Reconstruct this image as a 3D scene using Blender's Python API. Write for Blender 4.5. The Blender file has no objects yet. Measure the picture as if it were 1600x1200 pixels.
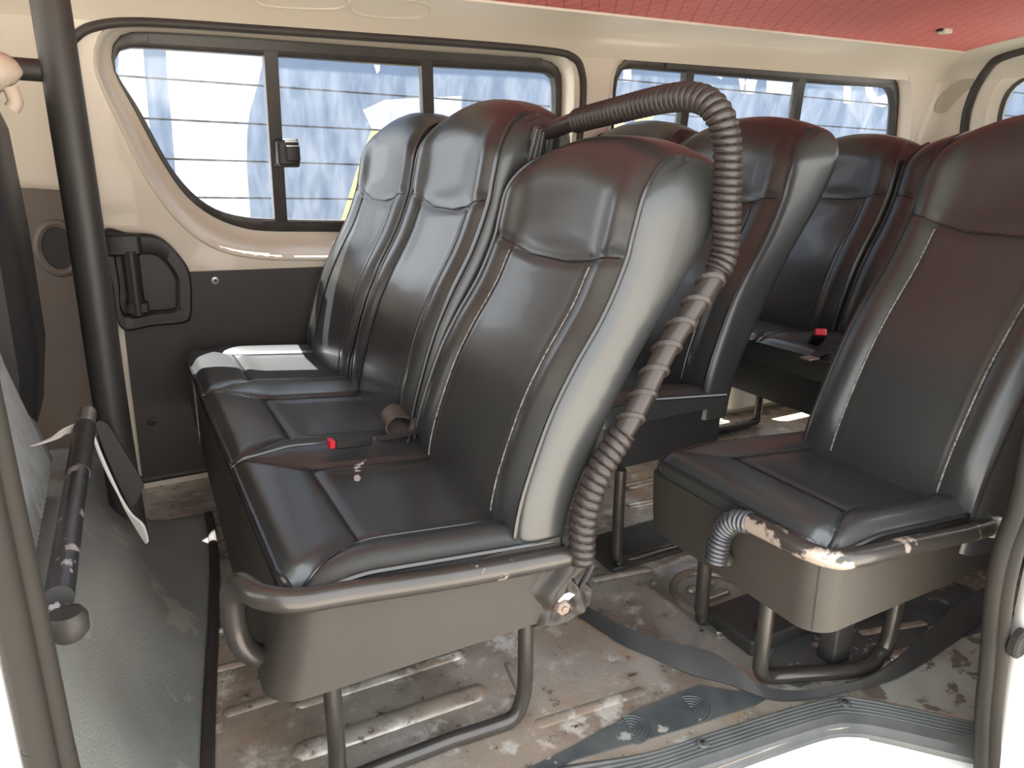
import bpy, math, random
import numpy as np
from mathutils import Vector
from mathutils.geometry import delaunay_2d_cdt
random.seed(4)
SC = bpy.context.scene
COL = SC.collection

# ------------------------------------------------------------------ camera, sky, sun, exposure
CAM = np.array([0.0, 0.0, 0.94])                     # metres above the van floor
FPX = 1150.0
FW = np.array([0.4490, 0.8440, -0.2935]); FW /= np.linalg.norm(FW)
RT = np.array([FW[1], -FW[0], 0.0]); RT /= np.linalg.norm(RT)
UP = np.cross(RT, FW)
cd = bpy.data.cameras.new('camera'); cam = bpy.data.objects.new('camera', cd); COL.objects.link(cam)
cd.sensor_width = 36.0; cd.lens = 36.0 * FPX / 1600.0; cd.clip_start = 0.02; cd.clip_end = 200
from mathutils import Matrix
cam.matrix_world = Matrix(((RT[0], UP[0], -FW[0], CAM[0]), (RT[1], UP[1], -FW[1], CAM[1]), (RT[2], UP[2], -FW[2], CAM[2]), (0, 0, 0, 1)))
SC.camera = cam

world = bpy.data.worlds.new('sky'); SC.world = world; world.use_nodes = True
wn = world.node_tree.nodes; wl = world.node_tree.links
bg = wn['Background']
tc = wn.new('ShaderNodeTexCoord'); sep = wn.new('ShaderNodeSeparateXYZ'); rmp = wn.new('ShaderNodeValToRGB')
wl.new(tc.outputs['Generated'], sep.inputs[0]); wl.new(sep.outputs['Z'], rmp.inputs[0]); wl.new(rmp.outputs[0], bg.inputs[0])
rmp.color_ramp.elements[0].position = 0.0; rmp.color_ramp.elements[0].color = (1.0, 0.98, 0.95, 1)
rmp.color_ramp.elements[1].position = 0.7; rmp.color_ramp.elements[1].color = (0.84, 0.92, 1.0, 1)
bg.inputs[1].default_value = 1.15

sd = bpy.data.lights.new('sun', 'SUN'); sun = bpy.data.objects.new('sun', sd); COL.objects.link(sun)
sd.energy = 13.0; sd.angle = math.radians(0.53); sd.color = (1.0, 0.95, 0.87)
sun.rotation_euler = Vector((-0.02, 0.335, 0.94)).normalized().to_track_quat('Z', 'Y').to_euler()
sun.location = (0, 6, 12)

vs = SC.view_settings
SC.display_settings.display_device = 'sRGB'
vs.view_transform = 'Standard'; vs.look = 'None'; vs.gamma = 1.0; vs.use_curve_mapping = False
vs.exposure = 2.15

# ------------------------------------------------------------------ points
def ray(x, y):
    return FW + RT * (x - 800) / FPX - UP * (y - 600) / FPX
def onz(x, y, z):
    d = ray(x, y); return CAM + d * (z - CAM[2]) / d[2]
def ony(x, y, Y):
    d = ray(x, y); return CAM + d * (Y / d[1])
def onx(x, y, X):
    d = ray(x, y); return CAM + d * (X / d[0])
def smooth(a, b, x):
    t = min(1, max(0, (x - a) / (b - a))); return t * t * (3 - 2 * t)
WALL = 2.28
def lean(z):                                          # how far the side wall leans into the van at height z
    return 0.0 if z < 0.7 else 0.13 * min(1.2, ((z - 0.7) / 0.55)) ** 1.15
def onwall(x, y, inset=0.0):
    Y = WALL
    for _ in range(8):
        p = ony(x, y, Y); Y = WALL - lean(p[2]) - inset
    return p

# ------------------------------------------------------------------ materials
def newmat(name):
    m = bpy.data.materials.new(name); m.use_nodes = True
    return m, m.node_tree.nodes, m.node_tree.links, m.node_tree.nodes['Principled BSDF']
def mat(name, col, rough=0.5, metal=0.0, noise=None, bump=None, coat=0.0, col2=None, spec=0.5, wear=None, sheen=0):
    """noise=(scale, amount): colour breaks up towards col2;  bump=(scale, strength);  wear=(scale, threshold, colour)"""
    m, N, L, b = newmat(name)
    b.inputs['Base Color'].default_value = (*col, 1); b.inputs['Roughness'].default_value = rough
    b.inputs['Metallic'].default_value = metal; b.inputs['Coat Weight'].default_value = coat
    b.inputs['Specular IOR Level'].default_value = spec
    co = N.new('ShaderNodeTexCoord')
    last = None
    if noise:
        n = N.new('ShaderNodeTexNoise'); n.inputs['Scale'].default_value = noise[0]; n.inputs['Detail'].default_value = 6
        L.new(co.outputs['Object'], n.inputs['Vector'])
        mx = N.new('ShaderNodeMix'); mx.data_type = 'RGBA'
        mx.inputs[6].default_value = (*col, 1); mx.inputs[7].default_value = (*(col2 or [c * 0.6 for c in col]), 1)
        r = N.new('ShaderNodeMapRange'); r.inputs[1].default_value = 0.38; r.inputs[2].default_value = 0.68; r.inputs[4].default_value = noise[1]
        L.new(n.outputs[0], r.inputs[0]); L.new(r.outputs[0], mx.inputs[0]); last = mx.outputs[2]
    if wear:
        n2 = N.new('ShaderNodeTexNoise'); n2.inputs['Scale'].default_value = wear[0]; n2.inputs['Detail'].default_value = 8; n2.inputs['Roughness'].default_value = 0.62
        L.new(co.outputs['Object'], n2.inputs['Vector'])
        r2 = N.new('ShaderNodeMapRange'); r2.inputs[1].default_value = wear[1]; r2.inputs[2].default_value = wear[1] + 0.025
        L.new(n2.outputs[0], r2.inputs[0])
        mx2 = N.new('ShaderNodeMix'); mx2.data_type = 'RGBA'; mx2.inputs[7].default_value = (*wear[2], 1)
        if last: L.new(last, mx2.inputs[6])
        else: mx2.inputs[6].default_value = (*col, 1)
        L.new(r2.outputs[0], mx2.inputs[0]); last = mx2.outputs[2]
    if last: L.new(last, b.inputs['Base Color'])
    if bump:
        n3 = N.new('ShaderNodeTexNoise'); n3.inputs['Scale'].default_value = bump[0]; n3.inputs['Detail'].default_value = 4
        L.new(co.outputs['Object'], n3.inputs['Vector'])
        bp = N.new('ShaderNodeBump'); bp.inputs['Strength'].default_value = bump[1]; bp.inputs['Distance'].default_value = 0.004
        L.new(n3.outputs[0], bp.inputs['Height']); L.new(bp.outputs[0], b.inputs['Normal'])
    return m

M = {}
M['leather'] = mat('black_leather', (0.029, 0.030, 0.030), 0.33, noise=(7, 0.5), col2=(0.038, 0.038, 0.037), bump=(9, 0.10), spec=0.62, coat=0.10)
M['leather_dull'] = mat('dusty_leather', (0.036, 0.030, 0.0245), 0.52, noise=(6, 0.7), col2=(0.026, 0.023, 0.021), bump=(7, 0.16), wear=(55, 0.78, (0.22, 0.20, 0.18)), spec=0.35)
M['leather_dark'] = mat('dark_leatherette', (0.016, 0.016, 0.017), 0.48, noise=(6, 0.5), col2=(0.026, 0.025, 0.024), bump=(14, 0.12))
M['piping'] = mat('leather_piping', (0.02, 0.019, 0.019), 0.25, spec=0.7)
M['thread'] = mat('worn_thread', (0.30, 0.28, 0.26), 0.8, noise=(160, 1.0), col2=(0.05, 0.045, 0.04))
M['pipe'] = mat('painted_pipe', (0.050, 0.043, 0.038), 0.3, metal=0.35, noise=(18, 0.5), col2=(0.03, 0.027, 0.025), wear=(22, 0.66, (0.34, 0.29, 0.25)), coat=0.2)
M['pipe_worn'] = mat('worn_pipe', (0.045, 0.04, 0.036), 0.3, metal=0.35, noise=(18, 0.4), wear=(9, 0.545, (0.36, 0.29, 0.24)), coat=0.15)
M['pipe_scuffed'] = mat('scuffed_pipe', (0.03, 0.03, 0.032), 0.34, noise=(18, 0.4), wear=(13, 0.56, (0.30, 0.27, 0.27)), coat=0.2)
M['steel'] = mat('bare_steel', (0.55, 0.52, 0.48), 0.35, metal=0.9, noise=(40, 0.6), col2=(0.3, 0.27, 0.24))
M['wire'] = mat('plastic_wire_wrap', (0.035, 0.035, 0.038), 0.22, spec=0.7)
M['wrap'] = mat('leather_strip_wrap', (0.030, 0.023, 0.021), 0.36, noise=(25, 0.5), spec=0.4)
M['cream'] = mat('cream_paint', (0.57, 0.51, 0.42), 0.38, noise=(2.5, 0.5), col2=(0.54, 0.475, 0.385), coat=0.25)
M['cream2'] = mat('cream_paint_rear', (0.56, 0.52, 0.43), 0.38, noise=(2.5, 0.5), col2=(0.53, 0.49, 0.40), coat=0.25)
M['patch'] = mat('beige_patch', (0.36, 0.33, 0.255), 0.6)
M['white'] = mat('white_body_paint', (0.83, 0.81, 0.77), 0.3, coat=0.4)
M['board'] = mat('dark_board', (0.022, 0.017, 0.015), 0.55, noise=(5, 0.6), col2=(0.03, 0.024, 0.021))
M['black'] = mat('black_plastic', (0.022, 0.020, 0.018), 0.42, noise=(14, 0.4), spec=0.3)
M['frame'] = mat('window_frame_black', (0.025, 0.021, 0.018), 0.4, noise=(22, 0.5), col2=(0.05, 0.04, 0.033))
M['rubber'] = mat('black_rubber', (0.035, 0.029, 0.025), 0.55, noise=(14, 0.6), col2=(0.02, 0.018, 0.016))
M['seal'] = mat('grey_rubber_seal', (0.022, 0.0195, 0.0165), 0.55, noise=(6, 0.8), col2=(0.016, 0.0145, 0.0125), bump=(25, 0.1), spec=0.12)
M['scuff'] = mat('scuff_plastic', (0.105, 0.105, 0.098), 0.5, noise=(12, 0.8), col2=(0.065, 0.066, 0.065), wear=(60, 0.72, (0.25, 0.24, 0.21)))
M['vinyl'] = mat('grey_vinyl_mat', (0.21, 0.215, 0.20), 0.5, noise=(5, 0.8), col2=(0.15, 0.16, 0.155), wear=(7, 0.60, (0.27, 0.27, 0.235)), bump=(220, 0.35))
M['vinyl_dark'] = mat('dark_vinyl', (0.035, 0.033, 0.030), 0.5, noise=(6, 0.6), col2=(0.02, 0.02, 0.02))
M['lino'] = mat('blue_grey_lino', (0.045, 0.052, 0.055), 0.35, noise=(9, 1.0), col2=(0.10, 0.105, 0.10), wear=(15, 0.60, (0.30, 0.29, 0.26)), bump=(45, 0.3))
M['white_sheet'] = mat('matte_white', (0.85, 0.84, 0.80), 0.8)
M['red_button'] = mat('red_plastic', (0.55, 0.015, 0.03), 0.35)
M['belt'] = mat('brown_webbing', (0.075, 0.055, 0.045), 0.6, bump=(200, 0.3))
M['belt_black'] = mat('black_webbing', (0.02, 0.02, 0.021), 0.55, bump=(200, 0.3))
M['strip'] = mat('rubber_strip', (0.03, 0.03, 0.031), 0.42, noise=(5, 0.7), col2=(0.06, 0.055, 0.05))
M['door_trim'] = mat('grey_brown_plastic', (0.105, 0.083, 0.067), 0.55, noise=(4, 0.5))
M['ribbed'] = mat('grey_ribbed_cloth', (0.16, 0.165, 0.165), 0.6, noise=(30, 0.6))
M['concrete'] = mat('pale_ground', (0.35, 0.325, 0.285), 0.9, noise=(3, 0.6), col2=(0.27, 0.25, 0.22), bump=(30, 0.4))
M['lamp_plate'] = mat('lamp_cover', (0.6, 0.56, 0.47), 0.4)
# fence paints (flat paint on boards)
M['f_blue'] = mat('blue_fence_paint', (0.055, 0.087, 0.145), 0.6, noise=(3, 0.7), col2=(0.072, 0.105, 0.165), wear=(8, 0.68, (0.13, 0.16, 0.2)))
M['f_white'] = mat('white_fence_paint', (0.32, 0.325, 0.335), 0.6, noise=(5, 0.8), col2=(0.22, 0.235, 0.265))
M['f_yellow'] = mat('yellow_fence_paint', (0.30, 0.275, 0.115), 0.6)

def floor_material():
    m, N, L, b = newmat('rusty_floor_metal')
    co = N.new('ShaderNodeTexCoord')
    def noise(scale, det=7, rough=0.6):
        n = N.new('ShaderNodeTexNoise'); n.inputs['Scale'].default_value = scale; n.inputs['Detail'].default_value = det
        n.inputs['Roughness'].default_value = rough; L.new(co.outputs['Object'], n.inputs['Vector']); return n.outputs[0]
    def ramp(src, a, c):
        r = N.new('ShaderNodeMapRange'); r.inputs[1].default_value = a; r.inputs[2].default_value = c; L.new(src, r.inputs[0]); return r.outputs[0]
    def mix(f, a, c):
        x = N.new('ShaderNodeMix'); x.data_type = 'RGBA'; L.new(f, x.inputs[0])
        for i, v in ((6, a), (7, c)):
            if isinstance(v, tuple): x.inputs[i].default_value = (*v, 1)
            else: L.new(v, x.inputs[i])
        return x.outputs[2]
    c = mix(ramp(noise(2.6), 0.36, 0.6), (0.45, 0.43, 0.385), (0.37, 0.29, 0.22))
    c = mix(ramp(noise(6.5), 0.48, 0.62), c, (0.27, 0.22, 0.175))
    c = mix(ramp(noise(11, 9, 0.7), 0.54, 0.62), c, (0.62, 0.59, 0.52))
    c = mix(ramp(noise(26, 9, 0.7), 0.60, 0.66), c, (0.075, 0.06, 0.05))
    c = mix(ramp(noise(4.2), 0.62, 0.68), c, (0.46, 0.29, 0.16))
    L.new(c, b.inputs['Base Color'])
    rr = N.new('ShaderNodeMapRange'); L.new(noise(7), rr.inputs[0]); rr.inputs[1].default_value = 0.35; rr.inputs[2].default_value = 0.65
    rr.inputs[3].default_value = 0.16; rr.inputs[4].default_value = 0.45; L.new(rr.outputs[0], b.inputs['Roughness'])
    b.inputs['Metallic'].default_value = 0.4
    bp = N.new('ShaderNodeBump'); bp.inputs['Strength'].default_value = 0.35; bp.inputs['Distance'].default_value = 0.004
    L.new(noise(24), bp.inputs['Height']); L.new(bp.outputs[0], b.inputs['Normal'])
    return m
M['floor'] = floor_material()

def quilt_material():
    m, N, L, b = newmat('red_quilted_lining')
    co = N.new('ShaderNodeTexCoord'); sp = N.new('ShaderNodeSeparateXYZ'); L.new(co.outputs['Object'], sp.inputs[0])
    def lin(kx, ky, w):
        def mul(o, k):
            a = N.new('ShaderNodeMath'); a.operation = 'MULTIPLY'; L.new(o, a.inputs[0]); a.inputs[1].default_value = k; return a.outputs[0]
        s = N.new('ShaderNodeMath'); s.operation = 'ADD'; L.new(mul(sp.outputs[0], kx), s.inputs[0]); L.new(mul(sp.outputs[1], ky), s.inputs[1])
        f = N.new('ShaderNodeMath'); f.operation = 'PINGPONG'; L.new(s.outputs[0], f.inputs[0]); f.inputs[1].default_value = 0.5
        r = N.new('ShaderNodeMapRange'); r.interpolation_type = 'SMOOTHSTEP'; L.new(f.outputs[0], r.inputs[0]); r.inputs[1].default_value = 0; r.inputs[2].default_value = w
        return r.outputs[0]
    def mn(a, c):
        x = N.new('ShaderNodeMath'); x.operation = 'MULTIPLY'; L.new(a, x.inputs[0]); L.new(c, x.inputs[1]); return x.outputs[0]
    q = mn(lin(17, 11, 0.07), lin(17, -11, 0.07)); soft = mn(lin(17, 11, 0.5), lin(17, -11, 0.5))
    x = N.new('ShaderNodeMix'); x.data_type = 'RGBA'; L.new(q, x.inputs[0])
    x.inputs[6].default_value = (0.33, 0.06, 0.055, 1); x.inputs[7].default_value = (0.60, 0.15, 0.13, 1); L.new(x.outputs[2], b.inputs['Base Color'])
    b.inputs['Roughness'].default_value = 0.6
    bp = N.new('ShaderNodeBump'); bp.inputs['Strength'].default_value = 0.5; bp.inputs['Distance'].default_value = 0.006
    L.new(soft, bp.inputs['Height']); L.new(bp.outputs[0], b.inputs['Normal'])
    return m
M['red'] = quilt_material()

def glass_material():
    m = bpy.data.materials.new('dusty_glass'); m.use_nodes = True; N = m.node_tree.nodes; L = m.node_tree.links
    N.remove(N['Principled BSDF']); out = N['Material Output']
    t = N.new('ShaderNodeBsdfTransparent'); t.inputs[0].default_value = (0.84, 0.865, 0.89, 1)
    g = N.new('ShaderNodeBsdfGlossy'); g.inputs['Roughness'].default_value = 0.03
    d = N.new('ShaderNodeBsdfTranslucent'); d.inputs[0].default_value = (0.9, 0.93, 1.0, 1)
    fr = N.new('ShaderNodeFresnel'); fr.inputs[0].default_value = 1.4
    gm = N.new('ShaderNodeNewGeometry'); inv = N.new('ShaderNodeMath'); inv.operation = 'SUBTRACT'; inv.inputs[0].default_value = 1.0; L.new(gm.outputs['Backfacing'], inv.inputs[1])
    mu = N.new('ShaderNodeMath'); mu.operation = 'MULTIPLY'; L.new(fr.outputs[0], mu.inputs[0]); L.new(inv.outputs[0], mu.inputs[1])
    a = N.new('ShaderNodeMixShader'); L.new(mu.outputs[0], a.inputs[0]); L.new(t.outputs[0], a.inputs[1]); L.new(g.outputs[0], a.inputs[2])
    co = N.new('ShaderNodeTexCoord'); n = N.new('ShaderNodeTexNoise'); n.inputs['Scale'].default_value = 9; n.inputs['Detail'].default_value = 8; n.inputs['Roughness'].default_value = 0.7
    mp = N.new('ShaderNodeMapping'); mp.inputs['Scale'].default_value = (2.2, 1, 0.7); L.new(co.outputs['Object'], mp.inputs[0]); L.new(mp.outputs[0], n.inputs['Vector'])
    r = N.new('ShaderNodeMapRange'); r.inputs[1].default_value = 0.4; r.inputs[2].default_value = 0.75; r.inputs[3].default_value = 0.005; r.inputs[4].default_value = 0.03; L.new(n.outputs[0], r.inputs[0])
    c = N.new('ShaderNodeMixShader'); L.new(r.outputs[0], c.inputs[0]); L.new(a.outputs[0], c.inputs[1]); L.new(d.outputs[0], c.inputs[2])
    L.new(c.outputs[0], out.inputs[0]); return m
M['glass'] = glass_material()

# ------------------------------------------------------------------ object helpers
def wloc(o):
    p = Vector((0, 0, 0))
    while o: p += o.location; o = o.parent
    return p
def mesh(name, V, F, m, smoothed=True, angle=40):
    me = bpy.data.meshes.new(name); me.from_pydata([tuple(map(float, v)) for v in V], [], F)
    if m: me.materials.append(M[m] if isinstance(m, str) else m)
    me.validate()
    if smoothed and len(me.polygons):
        me.polygons.foreach_set('use_smooth', [True] * len(me.polygons)); me.set_sharp_from_angle(angle=math.radians(angle))
    me.update(); return me
def obj(name, VF, m, parent=None, origin=None, smoothed=True, angle=40):
    """one mesh object; vertices come in world coordinates"""
    V, F = VF
    V = [np.array(v, float) for v in V]
    if parent is not None: o0 = np.array(wloc(parent))
    elif origin is not None: o0 = np.array(origin, float)
    else: o0 = np.zeros(3)
    me = mesh(name, [v - o0 for v in V], F, m, smoothed, angle)
    o = bpy.data.objects.new(name, me); COL.objects.link(o)
    if parent is not None: o.parent = parent
    else: o.location = o0
    return o
def link(name, me, parent, loc=(0, 0, 0)):            # an object that shares mesh data, in its parent's own coordinates
    o = bpy.data.objects.new(name, me); COL.objects.link(o); o.parent = parent; o.location = loc; return o
def empty(name, loc):
    o = bpy.data.objects.new(name, None); COL.objects.link(o); o.location = loc; o.empty_display_size = 0.05; return o
def tag(o, label=None, cat=None, group=None, kind=None):
    if label: o['label'] = label
    if cat: o['category'] = cat
    if group: o['group'] = group
    if kind: o['kind'] = kind
    return o
def join(*vfs):
    V, F = [], []
    for v, f in vfs:
        k = len(V); V += list(v); F += [tuple(i + k for i in q) for q in f]
    return V, F
def box(x0, x1, y0, y1, z0, z1):
    V = [(x0, y0, z0), (x1, y0, z0), (x1, y1, z0), (x0, y1, z0), (x0, y0, z1), (x1, y0, z1), (x1, y1, z1), (x0, y1, z1)]
    return V, [(3, 2, 1, 0), (4, 5, 6, 7), (0, 1, 5, 4), (1, 2, 6, 5), (2, 3, 7, 6), (3, 0, 4, 7)]
def rbox(x0, x1, y0, y1, z0, z1, r=0.01, n=3):        # box with rounded vertical edges and softened top / bottom
    def loop(ins, z):
        L = []
        rr = max(r - ins, 1e-4)
        for cx, cy, a0 in ((x1 - r, y1 - r, 0), (x0 + r, y1 - r, 90), (x0 + r, y0 + r, 180), (x1 - r, y0 + r, 270)):
            for k in range(n + 1):
                a = math.radians(a0 + 90 * k / n); L.append((cx + rr * math.cos(a), cy + rr * math.sin(a), z))
        return L
    c = min(r * 0.5, (z1 - z0) * 0.3)
    return loft([loop(c, z0), loop(0, z0 + c), loop(0, z1 - c), loop(c, z1)], cap=True)
def loft(loops, closed=True, cap=False):
    V = [p for l in loops for p in l]; n = len(loops[0]); F = []
    for i in range(len(loops) - 1):
        for j in range(n if closed else n - 1):
            k = (j + 1) % n; F.append((i * n + j, i * n + k, (i + 1) * n + k, (i + 1) * n + j))
    if cap:
        F.append(tuple(reversed(range(n)))); F.append(tuple(range((len(loops) - 1) * n, len(loops) * n)))
    return V, F
def crom(pts, n=8, closed=False):                     # Catmull-Rom through the points
    P = [np.array(p, float) for p in pts]; out = []
    m = len(P)
    for i in range(m if closed else m - 1):
        a, b, c, d = (P[(i - 1) % m], P[i], P[(i + 1) % m], P[(i + 2) % m]) if closed else (P[max(i - 1, 0)], P[i], P[i + 1], P[min(i + 2, m - 1)])
        for k in range(n):
            t = k / n
            out.append(0.5 * ((2 * b) + (-a + c) * t + (2 * a - 5 * b + 4 * c - d) * t * t + (-a + 3 * b - 3 * c + d) * t ** 3))
    if not closed: out.append(P[-1])
    return out
def resample(pts, n, closed=False):
    P = np.array(pts, float)
    if closed: P = np.vstack([P, P[:1]])
    s = np.concatenate([[0], np.cumsum(np.linalg.norm(np.diff(P, axis=0), axis=1))])
    t = np.linspace(0, s[-1], n, endpoint=not closed)
    return np.stack([np.interp(t, s, P[:, k]) for k in range(P.shape[1])], 1)
def tube(path, r, seg=12, closed=False, cap=True, flat=None):
    """r: number or function of (arc length, angle)"""
    P = np.array(path, float); n = len(P)
    T = np.gradient(P, axis=0) if not closed else (np.roll(P, -1, 0) - np.roll(P, 1, 0))
    T /= np.maximum(np.linalg.norm(T, axis=1)[:, None], 1e-9)
    s = np.concatenate([[0], np.cumsum(np.linalg.norm(np.diff(P, axis=0), axis=1))])
    a = np.array([0, 0, 1.0]) if abs(T[0][2]) < 0.9 else np.array([1.0, 0, 0])
    u = np.cross(a, T[0]); u /= np.linalg.norm(u); loops = []
    for i in range(n):
        u = u - T[i] * (u @ T[i]); u /= np.linalg.norm(u); v = np.cross(T[i], u); L = []
        for k in range(seg):
            q = 2 * math.pi * k / seg; rr = r(s[i], q) if callable(r) else r
            e = (1, 1) if flat is None else flat
            L.append(P[i] + u * math.cos(q) * rr * e[0] + v * math.sin(q) * rr * e[1])
        loops.append(L)
    if closed: loops.append(loops[0])
    return loft(loops, cap=cap and not closed)
def inside(p, poly):
    x, y = p; c = False; n = len(poly)
    for i in range(n):
        x1, y1 = poly[i][0], poly[i][1]; x2, y2 = poly[i - 1][0], poly[i - 1][1]
        if (y1 > y) != (y2 > y) and x < (x2 - x1) * (y - y1) / (y2 - y1) + x1: c = not c
    return c
def region(outer, holes=(), extra=()):                # triangulated 2D region with holes -> (2D verts, faces)
    V, E = [], []
    for l in [outer] + list(holes):
        k = len(V); V += [Vector((float(p[0]), float(p[1]))) for p in l]; E += [(k + i, k + (i + 1) % len(l)) for i in range(len(l))]
    for p in extra:
        if inside(p, outer) and not any(inside(p, h) for h in holes): V.append(Vector((float(p[0]), float(p[1]))))
    v, e, f, *_ = delaunay_2d_cdt(V, E, [], 0, 1e-5)
    out = []
    for t in f:
        c = ((v[t[0]][0] + v[t[1]][0] + v[t[2]][0]) / 3, (v[t[0]][1] + v[t[1]][1] + v[t[2]][1]) / 3)
        if inside(c, outer) and not any(inside(c, h) for h in holes): out.append(tuple(t))
    return [(p[0], p[1]) for p in v], out
def dense(poly, step=0.05):
    out = []
    for i in range(len(poly)):
        a, b = np.array(poly[i], float), np.array(poly[(i + 1) % len(poly)], float); n = max(1, int(np.linalg.norm(b - a) / step))
        out += [tuple(a + (b - a) * k / n) for k in range(n)]
    return out
def slab(poly, fn, th, holes=(), extra=()):           # flat outline with thickness; fn(a, b, d) -> world point, d = depth 0..th
    v, f = region(poly, holes, extra)
    n = len(v); V = [fn(a, b, 0.0) for a, b in v] + [fn(a, b, th) for a, b in v]
    F = list(f) + [tuple(i + n for i in reversed(t)) for t in f]
    cnt = {}
    for t in f:
        for i in range(len(t)):
            e = (t[i], t[(i + 1) % len(t)]); cnt[e] = 1
    for (a, b) in cnt:
        if (b, a) not in cnt: F.append((b, a, a + n, b + n))
    return V, F
def solid(o, th, off=1.0):
    md = o.modifiers.new('thickness', 'SOLIDIFY'); md.thickness = th; md.offset = off; return o

# ------------------------------------------------------------------ outlines on the far wall (x, z)
def outline(px, n=5, N=120, inset=0.0):
    return resample([(p[0], p[2]) for p in (onwall(x, y, inset) for x, y in [(q[0], q[1]) for q in crom(px, n, True)])], N, True)
W1_cut = [(150, 120), (146, 75), (165, 42), (205, 33), (330, 37), (480, 47), (640, 59), (780, 71), (860, 80), (886, 92), (896, 120), (894, 200), (884, 300), (872, 372), (852, 396), (800, 400), (640, 405), (480, 408), (390, 404), (325, 385), (270, 340), (222, 272), (184, 195)]
W1_frame = [(178, 110), (176, 75), (188, 56), (215, 50), (330, 55), (480, 66), (640, 78), (780, 88), (845, 93), (868, 103), (877, 124), (875, 200), (867, 290), (858, 345), (845, 362), (800, 364), (640, 363), (500, 362), (415, 361), (375, 355), (330, 337), (288, 303), (250, 247), (212, 175)]
W1_glass = [(181, 112), (181, 88), (190, 77), (210, 74), (330, 81), (480, 91), (640, 102), (780, 109), (845, 113), (860, 117), (867, 130), (866, 200), (858, 290), (850, 335), (842, 345), (800, 346), (640, 345), (500, 344), (420, 342), (375, 338), (335, 326), (298, 299), (262, 253), (218, 172)]
W2_cut = [(948, 190), (953, 130), (962, 92), (985, 74), (1020, 72), (1150, 81), (1290, 96), (1390, 107), (1418, 120), (1424, 150), (1419, 220), (1408, 300), (1392, 345), (1300, 352), (1150, 362), (990, 372), (948, 365), (940, 300)]
W2_frame = [(956, 190), (959, 130), (966, 104), (984, 90), (1020, 88), (1150, 96), (1290, 110), (1380, 118), (1399, 126), (1404, 150), (1399, 220), (1390, 290), (1378, 330), (1300, 338), (1150, 347), (990, 355), (954, 350), (950, 300)]
W2_glass = [(959, 190), (962, 140), (968, 114), (982, 107), (1020, 109), (1150, 120), (1290, 131), (1380, 136), (1393, 143), (1397, 160), (1393, 220), (1384, 285), (1372, 318), (1300, 326), (1150, 335), (990, 343), (958, 338), (954, 300)]
DOOR_seal = [(104, 170), (106, 85), (118, 58), (150, 41), (220, 35), (400, 46), (560, 57), (720, 68), (850, 79), (893, 89), (908, 112), (910, 160), (900, 260), (885, 400), (850, 560), (800, 640), (600, 700), (350, 760), (245, 800), (214, 795), (190, 640), (160, 420), (125, 250)]
w1c, w1f, w1g = outline(W1_cut), outline(W1_frame, inset=-0.055), outline(W1_glass, inset=-0.055)
w2c, w2f, w2g = outline(W2_cut), outline(W2_frame, inset=-0.055), outline(W2_glass, inset=-0.055)

# ------------------------------------------------------------------ van shell
XF, XR = -1.3, 3.42
def grid(x0, x1, z0, z1, dx, dz):
    return [(x0 + (i + 0.5) * dx, z0 + (j + 0.5) * dz) for i in range(int((x1 - x0) / dx)) for j in range(int((z1 - z0) / dz))]
CR = 0.22
def wallpt(s, z, d=0.0):                               # s runs along the far wall, round the rear corner and across the tailgate
    ln = lean(z) + d
    sa = XR - CR
    if s <= sa: return np.array((s, WALL - ln, z))
    a = (s - sa) / CR
    if a < math.pi / 2:
        c = np.array((sa, WALL - CR, z)); u = np.array((math.sin(a), math.cos(a), 0)); return c + u * (CR - ln)
    t = s - sa - CR * math.pi / 2
    return np.array((XR - ln, WALL - CR - t, z))
S_CORNER = XR - CR + CR * math.pi / 4
def S_of_y(y): return XR - CR + CR * math.pi / 2 + (WALL - CR - y)

cab_win = dense([(-1.15, 0.80), (-0.42, 0.80), (-0.42, 1.19), (-0.85, 1.19)])
v, f = region(dense([(XF, 0), (S_CORNER, 0), (S_CORNER, 1.25), (XF, 1.25)]), [w1c, w2c, cab_win], grid(XF, S_CORNER, 0, 1.25, 0.08, 0.07))
o = obj('wall_right', ([wallpt(a, b) for a, b in v], f), 'cream', angle=60); tag(o, kind='structure')
WR = o
# chamfered pressing around each window, joined to the wall
def surround(cut, frm, name):
    loops = [[wallpt(*p) for p in cut], [wallpt(*p, 0.006) for p in cut * 0.93 + frm * 0.07], [wallpt(*p, 0.004) for p in cut * 0.82 + frm * 0.18],
             [wallpt(*p, -0.020) for p in cut * 0.65 + frm * 0.35], [wallpt(*p, -0.048) for p in cut * 0.35 + frm * 0.65], [wallpt(*p, -0.056) for p in frm], [wallpt(*p, -0.085) for p in frm]]
    return obj(name, loft(loops), 'cream', WR, angle=50)
surround(w1c, w1f, 'window_surround'); surround(w2c, w2f, 'window_surround')

# rear: tailgate with its own window
yA, yB = 1.95, 0.72
rear_cut = [(S_of_y(y), z) for y, z in [(q[0], q[1]) for q in crom([(1.99, 0.85), (1.985, 1.08), (1.96, 1.2), (1.90, 1.262), (1.80, 1.28), (1.35, 1.285), (0.9, 1.28), (0.78, 1.25), (0.72, 1.15), (0.70, 0.85), (0.76, 0.8), (1.35, 0.79), (1.93, 0.8)], 5, True)]]
rear_cut = resample(rear_cut, 90, True)
rear_glass = np.array([((p[0] - S_of_y(1.35)) * 0.955 + S_of_y(1.35), (p[1] - 1.04) * 0.93 + 1.035) for p in rear_cut])
S_END = S_of_y(0.45)
v, f = region(dense([(S_CORNER, 0), (S_END, 0), (S_END, 1.25), (S_CORNER, 1.25)]), [rear_cut], grid(S_CORNER, S_END, 0, 1.34, 0.05, 0.07))
o = obj('wall_rear', ([wallpt(a, b) for a, b in v], f), 'cream2', angle=60); tag(o, kind='structure'); REAR = o
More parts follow.
